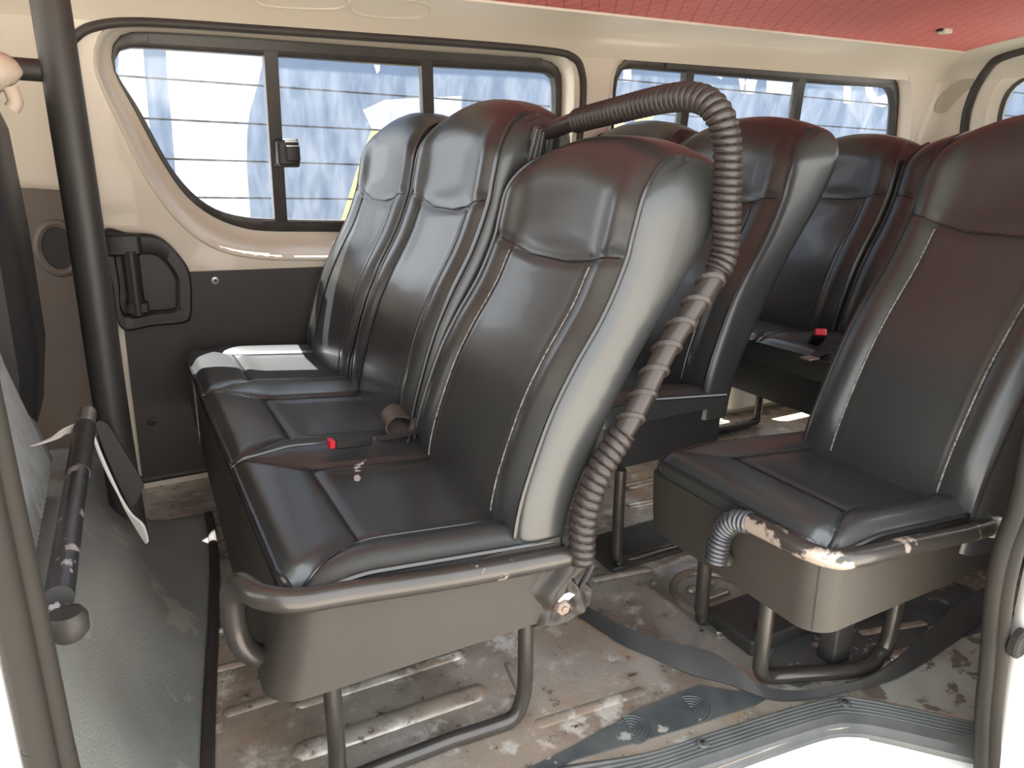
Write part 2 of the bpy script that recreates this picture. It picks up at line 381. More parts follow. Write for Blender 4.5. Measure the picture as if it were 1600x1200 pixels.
loops = [[wallpt(*p) for p in rear_cut], [wallpt(*p, -0.015) for p in rear_cut * 0.6 + rear_glass * 0.4], [wallpt(*p, -0.03) for p in rear_glass], [wallpt(*p, -0.05) for p in rear_glass]]
obj('window_surround', loft(loops), 'cream2', REAR)

# rail of painted sheet between the side wall and the ceiling lining
rows = []
prof = [(lean(1.25), 1.25), (0.15, 1.283), (0.19, 1.315), (0.235, 1.336), (0.272, 1.347), (0.275, 1.365)]
for x in list(np.linspace(XF, 3.2, 40)):
    rows.append([(x, WALL - d, z) for d, z in prof])
tops = [(XR - CR, WALL - 0.36)]
o = obj('trim_1', loft(rows, closed=False), 'cream', angle=60); tag(o, kind='structure'); RAILTRIM = o
# rear top corner of the same sheet
def crown(y, z):
    t = min(1, abs((y - 1.3) / 0.72)); return 0.055 * (1 - t * t) * smooth(1.25, 1.345, z)
rows = []
for a in np.linspace(0, math.pi / 2, 14):
    c = np.array((XR - CR, WALL - CR, 0)); u = np.array((math.sin(a), math.cos(a), 0))
    rows.append([c + u * max(CR - d, 0.0) - np.array((1, 1, 0)) * max(d - CR, 0.0) + np.array((0, 0, z)) for d, z in prof])
for y in np.linspace(WALL - 0.22, 0.45, 22)[1:]:
    rows.append([np.array((3.42 - d, y, z + crown(y, z))) for d, z in prof])
o = obj('trim_2', loft(rows, closed=False), 'cream2', angle=60); tag(o, kind='structure')
# shallow pressings in the rail
for x0, x1, x2, x3 in (((408, -14), (526, -4), (526, 13), (412, 8)), ((556, -4), (660, 4), (656, 27), (560, 22))):
    P = []
    for q in crom([x0, x1, x2, x3], 6, True):
        Y = 2.1
        for _ in range(10):
            p = ony(q[0], q[1], Y); zs = [b for a, b in prof]; ds = [a for a, b in prof]; Y = WALL - np.interp(p[2], zs, ds)
        P.append(p)
    obj('pressed_bead', tube(P, 0.0035, 6, closed=True), 'cream', RAILTRIM)

# ceiling: red quilted lining with a slight crown
def czee(x, y):
    t = (y - 1.3) / 0.72
    return 1.352 + 0.055 * (1 - min(1, t * t))
xs = np.linspace(XF, 3.16, 46); ys = np.linspace(0.45, 2.02, 22)
V = [(x, y, czee(x, y)) for x in xs for y in ys]
F = [(i * 22 + j, i * 22 + j + 1, (i + 1) * 22 + j + 1, (i + 1) * 22 + j) for i in range(45) for j in range(21)]
cabx = [x for x in xs if x < -0.2]; nc = len(cabx)
cabF = [q for q in F if q[0] // 22 < nc - 1 or q[0] % 22 < 8]
F = [q for q in F if q[0] // 22 >= nc - 1 and q[0] % 22 >= 8]
o = obj('ceiling', (V, F), 'red'); tag(o, kind='structure')
o = obj('trim_5', (V, cabF), 'cream2'); tag(o, kind='structure')
o = obj('trim_6', rbox(XF + 0.05, 3.5, 0.55, 2.12, 1.46, 1.5, 0.05), 'white'); tag(o, kind='structure')
zc = 1.38
for _ in range(12):
    lp = onz(1477, 46, zc); zc = czee(lp[0], lp[1])
o = empty('ceiling_light', lp); tag(o, 'small pale square light fitting on the red quilted ceiling', 'light')
obj('cover', rbox(lp[0] - 0.022, lp[0] + 0.022, lp[1] - 0.016, lp[1] + 0.016, lp[2] - 0.014, lp[2] + 0.002, 0.005), 'lamp_plate', o)
obj('clip', rbox(lp[0] - 0.034, lp[0] - 0.022, lp[1] - 0.01, lp[1] + 0.014, lp[2] - 0.008, lp[2] + 0.002, 0.004), 'black', o)

# near side of the van: only the pieces around the open sliding door, and the body outside
def nearwall(x, z, d=0.0):
    return (x, 0.455 + lean(z) * 0.8 + d, z)
near_win = [(1.55, 0.82), (3.0, 0.82), (3.05, 0.9), (3.05, 1.15), (2.98, 1.22), (1.6, 1.22), (1.5, 1.15), (1.5, 0.9)]
DOORX0, DOORX1 = -0.098, 1.165
op = [(1.16, -0.45), (1.13, -0.1), (1.10, 0.1), (1.085, 0.2), (1.075, 0.32), (1.07, 0.5), (1.10, 0.9), (1.09, 1.2), (1.03, 1.29)]
outer = [(XF, -0.45), (DOORX0, -0.45)] + [(DOORX0, 0.2), (DOORX0, 1.2), (DOORX0 + 0.07, 1.29)] + list(reversed(op)) + [(3.42, -0.45), (3.42, 1.46), (XF, 1.46)]
v, f = region(outer, [near_win, [(-1.15, 0.8), (-0.3, 0.8), (-0.3, 1.22), (-0.85, 1.22)]], grid(XF, 3.42, -0.45, 1.46, 0.12, 0.1))
o = obj('wall_left', ([nearwall(a, b) for a, b in v], f), 'white', angle=60); tag(o, kind='structure'); solid(o, 0.035, 0); WL = o
pc = ony(1592, 1005, 0.452)
obj('plug', loft([[(pc[0] + r * math.cos(a), pc[1] - d, pc[2] + r * 1.15 * math.sin(a)) for a in np.linspace(0, 2 * math.pi, 20, endpoint=False)] for r, d in ((0.02, -0.005), (0.02, 0.004), (0.016, 0.007), (0.012, 0.004), (0.002, 0.003))], cap=True), 'seal', WL)
o = obj('wall_front', box(XF - 0.04, XF, 0.4, 2.34, -0.1, 0.75), 'cream'); tag(o, kind='structure')
o = obj('trim_7', box(XF, 3.5, 0.62, 2.34, -0.3, -0.012), 'white'); tag(o, kind='structure')

# weatherstrip round the near door opening (right edge, header, left edge)
inR = [(1612, 600), (1592, 700), (1575, 787), (1552, 858), (1540, 933), (1533, 1033), (1525, 1117), (1523, 1200), (1530, 1300)]
inL = [(150, 1330), (120, 1200), (78, 1000), (0, 640), (-20, 540)]
def strip_path(dr, dl, Y):
    up_ = [ony(x + dr * (1 + 0.5 * smooth(1000, 700, y)), y, Y) for x, y in inR[::-1]]
    dn_ = [ony(x - dl, y, Y) for x, y in inL[::-1]]
    t0, t1 = up_[-1], dn_[0]
    top = [(t0[0] + 0.01, Y + 0.03, 0.95), (t0[0] - 0.01, Y + 0.06, 1.2), (t0[0] - 0.07, Y + 0.08, 1.275), (0.5, Y + 0.085, 1.29), (0.0, Y + 0.08, 1.28), (t1[0] + 0.01, Y + 0.06, 1.2), (t1[0], Y + 0.02, 0.98)]
    return crom([(up_[0][0] + 0.01, Y, -0.4)] + up_ + top + dn_ + [(dn_[-1][0], Y, -0.4)], 8)
o = empty('door_1', (0.55, 0.48, 0.0)); tag(o, kind='structure')
obj('weatherstrip', tube(strip_path(11, 19, 0.480), lambda s_, q: 0.0115 - 0.003 * smooth(2.2, 3.2, s_), 12), 'seal', o)
obj('weatherstrip_lip', tube(strip_path(28, 53, 0.470), lambda s_, q: 0.0110 - 0.002 * smooth(2.2, 3.2, s_), 12), 'seal', o)

# ------------------------------------------------------------------ floor
o = obj('floor', slab([(XF, 0.70), (0.45, 0.70), (0.70, 0.69), (0.95, 0.665), (1.05, 0.63), (1.12, 0.56), (1.22, 0.49), (XR, 0.49), (XR, 2.3), (XF, 2.3)], lambda a, b, d: (a, b, -d), 0.012), 'floor', smoothed=False); tag(o, kind='structure'); FLOOR = o
def rib(p0, p1, w, h, rot=True):
    a, b = np.array(p0[:2]), np.array(p1[:2]); t = b - a; L = np.linalg.norm(t); t /= L; n = np.array((-t[1], t[0]))
    loops = []
    for i in range(25):
        s = -1 + 2 * i / 24
        e = abs(s) * (L / 2 + w / 2) - L / 2
        hw = w / 2 if e <= 0 else math.sqrt(max(0, (w / 2) ** 2 - e * e))
        hw = max(hw, 0.0008); c = (a + b) / 2 + t * s * (L / 2 + w / 2); hh = h * min(1, hw / (w / 2) * 1.2)
        loops.append([(*(c + n * hw * k), -0.002 + hh * (1 - abs(k) ** 3)) for k in (-1, -0.8, -0.5, 0, 0.5, 0.8, 1)])
    return loft(loops, closed=False)
R = [((478, 1172), (745, 1082), 0.05, 0.011), ((470, 1100), (720, 1022), 0.03, 0.008), ((360, 1112), (430, 1090), 0.03, 0.007), ((795, 1040), (815, 1085), 0.02, 0.006),
     ((930, 905), (1010, 890), 0.025, 0.007), ((845, 1130), (1000, 1080), 0.03, 0.004), ((985, 790), (1050, 778), 0.03, 0.008), ((980, 830), (1060, 815), 0.03, 0.008), ((975, 760), (1030, 748), 0.03, 0.008),
     ((1350, 990), (1440, 975), 0.03, 0.006), ((1395, 1025), (1470, 1010), 0.035, 0.008), ((1460, 985), (1520, 970), 0.03, 0.007), ((345, 985), (375, 975), 0.02, 0.006), ((340, 1045), (400, 1030), 0.025, 0.006)]
for a, b, w, h in R:
    obj('floor_rib', rib(onz(*a, 0), onz(*b, 0), w, h), 'floor', FLOOR, angle=70)
for x in np.arange(1.25, 3.2, 0.3):
    for y in (1.3, 1.6, 1.9): obj('floor_rib', rib((x, y), (x + 0.2, y), 0.04, 0.008), 'floor', FLOOR, angle=70)
# dirt-darkened lino remnant by the sill
lp = [onz(x, y, 0.0) for x, y in ((800, 1215), (900, 1165), (1000, 1108), (1062, 1084), (1092, 1072), (1150, 1082), (1212, 1084), (1180, 1104), (1100, 1130), (1000, 1160), (900, 1188), (840, 1215))]
o = obj('lino_remnant', slab([(p[0], p[1]) for p in lp], lambda a, b, d: (a, b, 0.0005 + d), 0.003), 'lino', smoothed=False)
tag(o, 'torn strip of blue-grey patterned lino along the door sill', 'flooring')
for cx, cy, n in ((1080, 1108, 5), (985, 1140, 5)):
    c = onz(cx, cy, 0.004)
    for k in range(n):
        r = 0.008 + 0.007 * k
        obj('swirl', tube([(c[0] + r * math.cos(t), c[1] + r * math.sin(t) * 0.9, 0.004) for t in np.linspace(-1.9, 1.4, 14)], 0.0012, 5), 'lino', o)
lp = [onz(x, y, 0.0) for x, y in ((1215, 1000), (1330, 960), (1460, 900), (1545, 930), (1545, 985), (1460, 1010), (1395, 1030), (1330, 1045), (1250, 1075), (1190, 1060))]
o = obj('paint_remnant', slab([(p[0], p[1]) for p in lp], lambda a, b, d: (a, b, 0.0005 + d), 0.002), 'lino', smoothed=False)
tag(o, 'flaking grey lino scrap under the near single seat', 'flooring')

M['floor_paint'] = mat('flaking_pale_floor_paint', (0.32, 0.32, 0.275), 0.4, noise=(7, 0.9), col2=(0.20, 0.19, 0.155), wear=(13, 0.53, (0.12, 0.095, 0.075)))
lp = [onz(x, y, 0.0) for x, y in ((1338, 1072), (1400, 1048), (1440, 1025), (1480, 1000), (1545, 960), (1600, 960), (1600, 1135), (1520, 1122), (1430, 1104), (1360, 1090))]
obj('painted_patch', slab([(p[0], p[1]) for p in lp], lambda a, b, d: (a, b, 0.0012 - 0.0012 * d / 0.002), 0.002), 'floor_paint', FLOOR, smoothed=False)
# access hatch
hc = (onz(1020, 915, 0) + onz(1115, 880, 0) + onz(1210, 955, 0) + onz(1130, 1000, 0)) / 4
M['hatch'] = mat('worn_hatch_steel', (0.30, 0.285, 0.23), 0.32, metal=0.45, noise=(9, 0.8), col2=(0.17, 0.145, 0.11))
o = empty('floor_hatch', (hc[0], hc[1], 0.0)); tag(o, 'metal access hatch plate with oval ridge and three ribs in the floor', 'hatch')
obj('plate', rbox(hc[0] - 0.10, hc[0] + 0.10, hc[1] - 0.12, hc[1] + 0.12, 0.0, 0.005, 0.012), 'hatch', o)
obj('oval_ridge', tube([(hc[0] + 0.085 * math.cos(t), hc[1] + 0.10 * math.sin(t), 0.005) for t in np.linspace(0, 2 * math.pi, 48, endpoint=False)], 0.009, 8, closed=True, flat=(1, 1)), 'hatch', o)
for k in (-1, 0, 1):
    obj('rib', [(np.array(p) + np.array((0, 0, 0.006))) for p in rib((hc[0] - 0.03, hc[1] + 0.045 * k), (hc[0] + 0.03, hc[1] + 0.045 * k), 0.024, 0.010)[0]] and (lambda q: ([np.array(p) + np.array((0, 0, 0.006)) for p in q[0]], q[1]))(rib((hc[0] - 0.03, hc[1] + 0.045 * k), (hc[0] + 0.03, hc[1] + 0.045 * k), 0.024, 0.010)), 'hatch', o)
def bolt(x, y, z, r, h, m, parent, name='bolt', n=6):
    return obj(name, loft([[(x + rr * math.cos(a), y + rr * math.sin(a), z + d) for a in np.linspace(0, 2 * math.pi, n, endpoint=False)] for rr, d in ((r, 0), (r, h * 0.7), (r * 0.75, h))], cap=True), m, parent, angle=20)
for dx, dy in ((-0.088, 0.106), (0.088, 0.106), (0.088, -0.106), (-0.088, -0.106)): bolt(hc[0] + dx, hc[1] + dy, 0.005, 0.007, 0.006, 'steel', o)

# scuff plate along the door sill, following the wheel-arch bend
up_px = [(1004, 1177), (1109, 1145), (1228, 1108), (1311, 1088), (1338, 1090), (1430, 1108), (1522, 1127)]
lo_px = [(1070, 1222), (1137, 1200), (1201, 1177), (1292, 1147), (1338, 1143), (1384, 1150), (1453, 1166), (1522, 1182)]
A = [(0.07, 0.855), (0.2, 0.845), (0.45, 0.825)] + [tuple(onz(x, y, 0)[:2]) for x, y in up_px] + [(1.27, 0.505), (1.33, 0.455)]
B = [(0.07, 0.72), (0.2, 0.715), (0.45, 0.71)] + [tuple(onz(x, y, 0)[:2]) for x, y in lo_px] + [(1.18, 0.455), (1.21, 0.42)]
A = resample([q[:2] for q in crom(A, 8)], 70); B = resample([q[:2] for q in crom(B, 8)], 70)
ks = [0.0, 0.06] + [0.12 + 0.5 * k / 20 for k in range(21)] + [0.70, 0.82, 0.92, 0.98, 1.0, 1.0]
loops = []
for i in range(70):
    L = []
    for j, k in enumerate(ks):
        if j == 0: z = 0.0
        elif j == 1: z = 0.004
        elif 2 <= j < 23: z = 0.005 + 0.0035 * (1 if (j - 2) % 4 in (0, 1) else 0)
        elif j == len(ks) - 2: z = -0.012
        elif j == len(ks) - 1: z = -0.03
        else: z = 0.006 - 0.012 * smooth(0.75, 1.0, k)
        p = A[i] * (1 - k) + B[i] * k; L.append((p[0], p[1], z))
    loops.append(L)
o = obj('scuff_plate', loft(loops, closed=False), 'scuff', origin=(0.9, 0.68, 0), angle=25); tag(o, 'grooved grey plastic scuff plate along the bent door sill', 'trim')
for x, y in ((1098, 1162), (1320, 1098)):
    p = onz(x, y, 0.008)
    bolt(p[0], p[1], 0.004, 0.011, 0.007, 'scuff', o, 'screw', 12); bolt(p[0], p[1], 0.008, 0.005, 0.005, 'black', o, 'screw_head', 6)
# white painted sill under the plate
loops = [[(p[0], p[1] + 0.03, -0.014) for p in B], [(p[0] + 0.002, p[1] - 0.012, -0.016) for p in B], [(p[0] + 0.01, p[1] - 0.06, -0.022) for p in B], [(p[0] + 0.012, p[1] - 0.085, -0.04) for p in B], [(p[0] + 0.012, p[1] - 0.10, -0.09) for p in B], [(p[0] + 0.012, p[1] - 0.10, -0.40) for p in B]]
o = obj('trim_3', loft(list(map(list, zip(*loops))), closed=False), 'white', angle=60); tag(o, kind='structure')

# ------------------------------------------------------------------ windows in the far wall
def ring(a, b, d0, d1, wall=wallpt):                   # frame between outline a and outline b, from depth d0 to d1 (towards the cabin)
    return loft([[wall(*p, d0) for p in a], [wall(*p, d1) for p in a], [wall(*p, d1 + 0.002) for p in a * 0.85 + b * 0.15], [wall(*p, d1 + 0.002) for p in a * 0.15 + b * 0.85], [wall(*p, d1) for p in b], [wall(*p, d0) for p in b]])
def bar(p0, p1, w, d0, d1):                            # straight bar on the wall between two (x, z) points
    a, b = np.array(p0), np.array(p1); t = (b - a) / np.linalg.norm(b - a); n = np.array((-t[1], t[0])) * w / 2
    rows = []
    for k in np.linspace(0, 1, 6):
        c = a + (b - a) * k
        rows.append([wallpt(*(c - n), d0), wallpt(*(c - n), d1), wallpt(*(c + n), d1), wallpt(*(c + n), d0)])
    return loft(rows, cap=True)
def xz(x, y, inset=-0.05):
    p = onwall(x, y, inset); return (p[0], p[2])
def make_window(name, frm, gl, bars, tracks):
    c = gl.mean(axis=0); w = empty(name, wallpt(*c)); tag(w, kind='structure')
    obj('window_frame', ring(frm, gl, -0.085, -0.052), 'frame', w, angle=30)
    xs_ = [p[0] for p in bars]; cuts = [gl[:, 0].min() - 1] + xs_ + [gl[:, 0].max() + 1]
    for i in range(len(cuts) - 1):
        lo, hi = cuts[i], cuts[i + 1]
        P = clip(clip([tuple(p) for p in gl], lo, 1), hi, -1)
        dd = -0.066 if i % 2 else -0.072
        if len(P) > 2: obj('pane', slab(P, lambda a, b, d, dd=dd: wallpt(a, b, dd - d), 0.003, extra=grid(min(p[0] for p in P), max(p[0] for p in P), min(p[1] for p in P), max(p[1] for p in P), 0.3, 0.12)), 'glass', w, smoothed=False)
    for (xa, za), (xb, zb), wd in [((b[0], b[1]), (b[2], b[3]), b[4]) for b in bars]:
        obj('mullion', bar((xa, za), (xb, zb), wd, -0.08, -0.048), 'frame', w, angle=30)
    for a, b, wd in tracks: obj('slide_track', bar(xz(*a), xz(*b), wd, -0.075, -0.044), 'frame', w, angle=30)
    return w
def clip(P, x, side):
    out = []
    for i in range(len(P)):
        a, b = P[i - 1], P[i]; ia, ib = (a[0] - x) * side > 0, (b[0] - x) * side > 0
        if ia != ib:
            t = (x - a[0]) / (b[0] - a[0]); out.append((x, a[1] + (b[1] - a[1]) * t))
        if ib: out.append(b)
    return out
def mull(a, b, w): return (*xz(*a), *xz(*b), w)
W1 = make_window('window_1', w1f, w1g, [mull((423, 80), (440, 352), 0.036), mull((667, 95), (678, 360), 0.036)],
                 [((232, 61), (845, 98), 0.022), ((411, 349), (850, 352), 0.016)])
W2 = make_window('window_2', w2f, w2g, [mull((1079, 110), (1052, 348), 0.036), mull((1255, 118), (1225, 340), 0.036)],
                 [((1040, 101), (1395, 128), 0.022), ((960, 346), (1375, 326), 0.016)])
# latch on the sliding pane
lc = onwall(450, 239, -0.03)
o = empty('window_latch', lc); tag(o, 'black plastic catch on the sliding window pane', 'latch')
obj('body', rbox(lc[0] - 0.034, lc[0] + 0.03, lc[1] - 0.022, lc[1] + 0.026, lc[2] - 0.034, lc[2] + 0.034, 0.01), 'black', o)
obj('thumb_grip', rbox(lc[0] - 0.012, lc[0] + 0.028, lc[1] - 0.034, lc[1] - 0.02, lc[2] - 0.022, lc[2] + 0.020, 0.005), 'black', o)
obj('backplate', rbox(lc[0] - 0.040, lc[0] + 0.036, lc[1] + 0.018, lc[1] + 0.03, lc[2] - 0.040, lc[2] + 0.040, 0.008), 'frame', o)
# tailgate window
w = empty('window_3', wallpt(*rear_glass.mean(axis=0))); tag(w, kind='structure')
g2 = (rear_glass - rear_glass.mean(axis=0)) * 0.97 + rear_glass.mean(axis=0)
obj('window_frame', ring(rear_glass, g2, -0.05, -0.035), 'frame', w, angle=30)
obj('pane', slab([tuple(p) for p in g2], lambda a, b, d: wallpt(a, b, -0.04 - d), 0.003, extra=grid(g2[:, 0].min(), g2[:, 0].max(), 0.8, 1.28, 0.3, 0.1)), 'glass', w, smoothed=False)
# seal round the tailgate
tp = [(2.02, 0.1), (2.07, 0.9), (2.075, 1.05), (2.06, 1.13), (2.02, 1.23), (1.96, 1.295), (1.88, 1.33), (1.7, 1.35), (1.3, 1.355), (0.8, 1.35)]
def rearpt(y, z):
    if z <= 1.25: return wallpt(S_of_y(y) if y < 2.06 else S_of_y(2.06) - (y - 2.06), z, 0.008)
    ds = [q[0] for q in prof]; zs_ = [q[1] for q in prof]
    return np.array((3.42 - np.interp(z - crown(y, z), zs_, ds) - 0.008, min(y, 2.06), z))
SEALR = obj('tailgate_seal', tube([rearpt(y, z) for y, z in [(q[0], q[1]) for q in crom(tp, 8)]], 0.017, 10), 'rubber')
tag(SEALR, 'dark rubber seal arching round the tailgate opening', 'seal')
# oblong patch at the rear top corner
pp = []
for q in crom([(1461, 175), (1462, 160), (1478, 140), (1500, 126), (1522, 124), (1521, 133), (1505, 146), (1490, 162), (1477, 176)], 5, True):
    lo, hi = 3.0, S_of_y(1.9)
    best = None
    for s in np.linspace(lo, hi, 160):                # nearest spot of the corner along the ray
        z = 1.15
        for _ in range(4):
            p = wallpt(s, z); d = p - CAM; r = ray(q[0], q[1]); k = (d[0] * r[0] + d[1] * r[1]) / (r[0] ** 2 + r[1] ** 2); z = CAM[2] + r[2] * k
        e = abs((wallpt(s, z) - CAM)[0] * r[1] - (wallpt(s, z) - CAM)[1] * r[0])
        if best is None or e < best[0]: best = (e, s, z)
    pp.append((best[1], min(best[2], 1.33)))
o = obj('corner_patch', slab(pp, lambda a, b, d: wallpt(a, b, 0.001 + 0.004 - d), 0.004, extra=[(3.2 + 0.02 * i, 1.1 + 0.02 * j) for i in range(25) for j in range(12)]), 'patch')
tag(o, 'flat drab oblong cover in the rear top corner of the body', 'cover')

# ------------------------------------------------------------------ sealed sliding door opposite: board, seal, handle pocket, screws
D2 = empty('door_2', (0.4, WALL, 0.0)); tag(D2, kind='structure')
b0 = [(-0.012, 0.484), (-0.026, 0.03), (0.6, 0.02), (1.3, 0.02), (1.32, 0.60), (0.9, 0.612), (0.562, 0.62), (0.18, 0.631), (0.0, 0.635)]
obj('inner_board', slab(b0, lambda a, b, d: (a, WALL - 0.012 + d, b), 0.010), 'board', D2, smoothed=False)
sp = []
for q in crom(DOOR_seal, 6, True):
    p = onwall(*q[:2]); sp.append(wallpt(p[0], max(p[2], 0.03), 0.004))
obj('door_seal', tube(sp, 0.0115, 10, closed=True), 'rubber', D2)
for x, y in ((336, 438), (237, 659)):
    p = ony(x, y, WALL - 0.014)
    for nm, rr, dd, mm in (('washer', 0.011, 0.004, 'steel' if y < 500 else 'black'), ('screw', 0.005, 0.008, 'black')):
        obj(nm, loft([[(p[0] + rr * k * math.cos(a), p[1] - d, p[2] + rr * k * math.sin(a)) for a in np.linspace(0, 2 * math.pi, 14, endpoint=False)] for k, d in ((1, -0.002), (1, dd * 0.6), (0.7, dd), (0.05, dd))]), mm, D2)
HP = empty('door_handle', ony(230, 440, WALL - 0.03)); tag(HP, 'black D-shaped handle bezel on the sealed door under the window', 'door handle')
def hx(pts, inset): return [(p[0], p[2]) for p in (ony(x, y, WALL - inset) for x, y in pts)]
ho = resample([q[:2] for q in crom(hx([(161, 363), (200, 364), (240, 367), (264, 381), (289, 410), (298, 432), (300, 465), (299, 492), (289, 504), (240, 509), (190, 513), (176, 450)], 0.03), 6, True)], 80, True)
hi_ = resample([q[:2] for q in crom(hx([(183, 398), (210, 398), (240, 398), (256, 408), (270, 426), (276, 442), (276, 465), (276, 480), (266, 484), (240, 486), (194, 490), (187, 440)], 0.03), 6, True)], 80, True)
k0 = max(range(80), key=lambda k: -np.linalg.norm(hi_[k] - ho[0])); hi_ = np.roll(hi_, -k0, 0)
W_ = lambda a, b, d: np.array((a, WALL - 0.012 - d, b))
obj('bezel', loft([[W_(*p, 0.0) for p in ho], [W_(*p, 0.022) for p in ho], [W_(*p, 0.030) for p in ho * 0.85 + hi_ * 0.15], [W_(*p, 0.030) for p in ho * 0.2 + hi_ * 0.8], [W_(*p, 0.024) for p in hi_], [W_(*p, 0.004) for p in hi_]]), 'black', HP, angle=35)
obj('recess', slab([tuple(p) for p in hi_], lambda a, b, d: W_(a, b, 0.006 - d), 0.006), 'black', HP, smoothed=False)
a0, a1 = ony(203, 392, WALL - 0.045), ony(216, 492, WALL - 0.045)
obj('grip_bar', tube([a0, a0 * 0.5 + a1 * 0.5, a1], 0.021, 14), 'black', HP)
obj('lever', rbox(a1[0] - 0.026, a1[0] + 0.03, a1[1] - 0.018, a1[1] + 0.02, a1[2] + 0.005, a1[2] + 0.035, 0.008), 'black', HP)
obj('hood', rbox(a0[0] - 0.055, a0[0] + 0.03, a0[1] - 0.016, a0[1] + 0.03, a0[2] - 0.012, a0[2] + 0.045, 0.012), 'black', HP)

# ------------------------------------------------------------------ seats
FRONT = [(-0.012, -0.10), (0.0, 0.0), (0.047, 0.134), (0.090, 0.216), (0.143, 0.296), (0.178, 0.368), (0.191, 0.413), (0.208, 0.466), (0.240, 0.503), (0.275, 0.519), (0.295, 0.521)]
BACK = [(0.075, -0.10), (0.09, 0.0), (0.152, 0.13), (0.230, 0.26), (0.305, 0.36), (0.350, 0.43), (0.366, 0.470), (0.364, 0.495), (0.350, 0.511), (0.326, 0.519), (0.295, 0.521)]
def seam_z(u): return 0.352 + 0.030 * u * u
BOL = 0.6
class Back:
    """seat back upholstery in its own coordinates: x backwards, y across, z up from the cushion"""
    def __init__(s, w, H):
        s.w, s.H = w, H; s.k = H / 0.555
        s.nl = 90
        s.F = resample(crom(FRONT, 10), s.nl); s.B = resample(crom(BACK, 10), s.nl)
    def arch(s, u, z): return 0.036 * (1 - abs(u) ** 2.2) * smooth(0.30, 0.52, z)
    def hw(s, z):
        w = s.w / 2
        if z > 0.44: w -= 0.026 * ((z - 0.44) / 0.08) ** 2
        return w
    def fscale(s, z): return z if z < 0 else z * s.k
    def front(s, i, u, lift=0.0):
        x, z = s.F[i]; a = abs(u)
        A = smooth(-0.05, 0.05, z) * (1 - smooth(0.44, 0.52, z))
        bul = 0.013 * math.exp(-((a - 0.78) / 0.15) ** 2) * A + 0.008 * (1 - a * a) * A
        head = smooth(0.33, 0.41, z) * (1 - smooth(0.43, 0.51, z))
        bul -= head * 0.016 * math.cos(min(1, a / 0.85) * math.pi / 2) ** 1.3
        edge = 0.010 * max(0, (a - 0.93) / 0.07) ** 2
        zs = seam_z(u); fade = 1 - smooth(0.88, 0.98, a)
        g = 0.005 * math.exp(-((z - zs) / 0.007) ** 2) * fade
        if z < zs: g += 0.0045 * math.exp(-((a - BOL) / 0.025) ** 2) * A
        t = s.F[min(i + 1, s.nl - 1)] - s.F[max(i - 1, 0)]; t /= max(np.linalg.norm(t), 1e-9); n = np.array((-t[1], t[0]))
        q = np.array((x, z)) + n * (bul - edge - g + lift)
        return np.array((q[0], u * s.hw(z), s.fscale(q[1]) + s.arch(u, z)))
    def build(s):
        U = np.concatenate([np.linspace(-1, -0.9, 5), np.linspace(-0.88, 0.88, 49), np.linspace(0.9, 1, 5)])
        loops = []
        for i in range(s.nl - 1):
            L = [s.front(i, u) for u in U]
            xb, zb = s.B[i]; h = s.hw(zb)
            f1 = L[-1]; b1 = np.array((xb, h, s.fscale(zb)))
            th = max(xb - s.F[i][0], 0)
            pu = 0.005 * min(1, th / 0.06)
            side = []
            for k in range(1, 8):
                t = k / 8; p = f1 * (1 - t) + b1 * t; p[1] += pu * math.sin(math.pi * t) ** 0.7 ; side.append(p)
            bk = []
            for u in np.linspace(0.94, -0.94, 15):
                bk.append(np.array((xb + 0.008 * (1 - u * u) * min(1, th / 0.06), u * h, s.fscale(zb) + s.arch(u, zb))))
            oth = [np.array((p[0], -p[1], p[2])) for p in reversed(side)]
            loops.append(L + side + bk + oth)
        i = s.nl - 1
        n = len(loops[0]); mid = []
        for p in loops[-1]: mid.append(np.array((s.F[i][0], p[1] * 0.995, s.fscale(s.F[i][1]) + s.arch(min(1, abs(p[1]) / s.hw(0.52)), 0.52))))
        loops.append(mid)
        return loft(loops, cap=True)
    def pipe(s, side):
        return tube([s.front(i, side * 0.965, 0.004) for i in range(6, s.nl - 3)], 0.0042, 6)
    def seam(s, side):
        idx = [i for i in range(10, s.nl) if s.F[i][1] < seam_z(BOL) - 0.005]
        return tube([s.front(i, side * BOL, 0.0035) for i in idx], 0.0016, 5)
    def cross(s):
        P = []
        for u in np.linspace(-0.95, 0.95, 40):
            i = int(np.argmin(abs(s.F[:, 1] - seam_z(u)))); i2 = min(i + 1, s.nl - 1)
            P.append(s.front(i, u, 0.003))
        P = [np.mean(P[max(0, k - 2):k + 3], axis=0) for k in range(len(P))]
        return tube(P, 0.0015, 5)
_cache = {}
def back_meshes(w, H, pale=False):
    key = (round(w, 3), round(H, 3), pale)
    if key not in _cache:
        b = Back(w, H)
        _cache[key] = dict(backrest=mesh('backrest', *b.build(), 'leather', angle=75), p=[mesh('piping', *b.pipe(k), 'piping') for k in (-1, 1)],
                           t=[mesh('stitching', *b.seam(k), 'thread' if pale else 'piping') for k in (-1, 1)], c=mesh('seam', *b.cross(), 'piping'))
    return _cache[key]
def add_back(parent, loc, w, H, pale=False):
    d = back_meshes(w, H, pale); o = link('backrest', d['backrest'], parent, loc)
    for m_ in d['p']: link('piping', m_, o)
    for m_ in d['t']: link('stitching', m_, o)
    link('seam', d['c'], o); return o

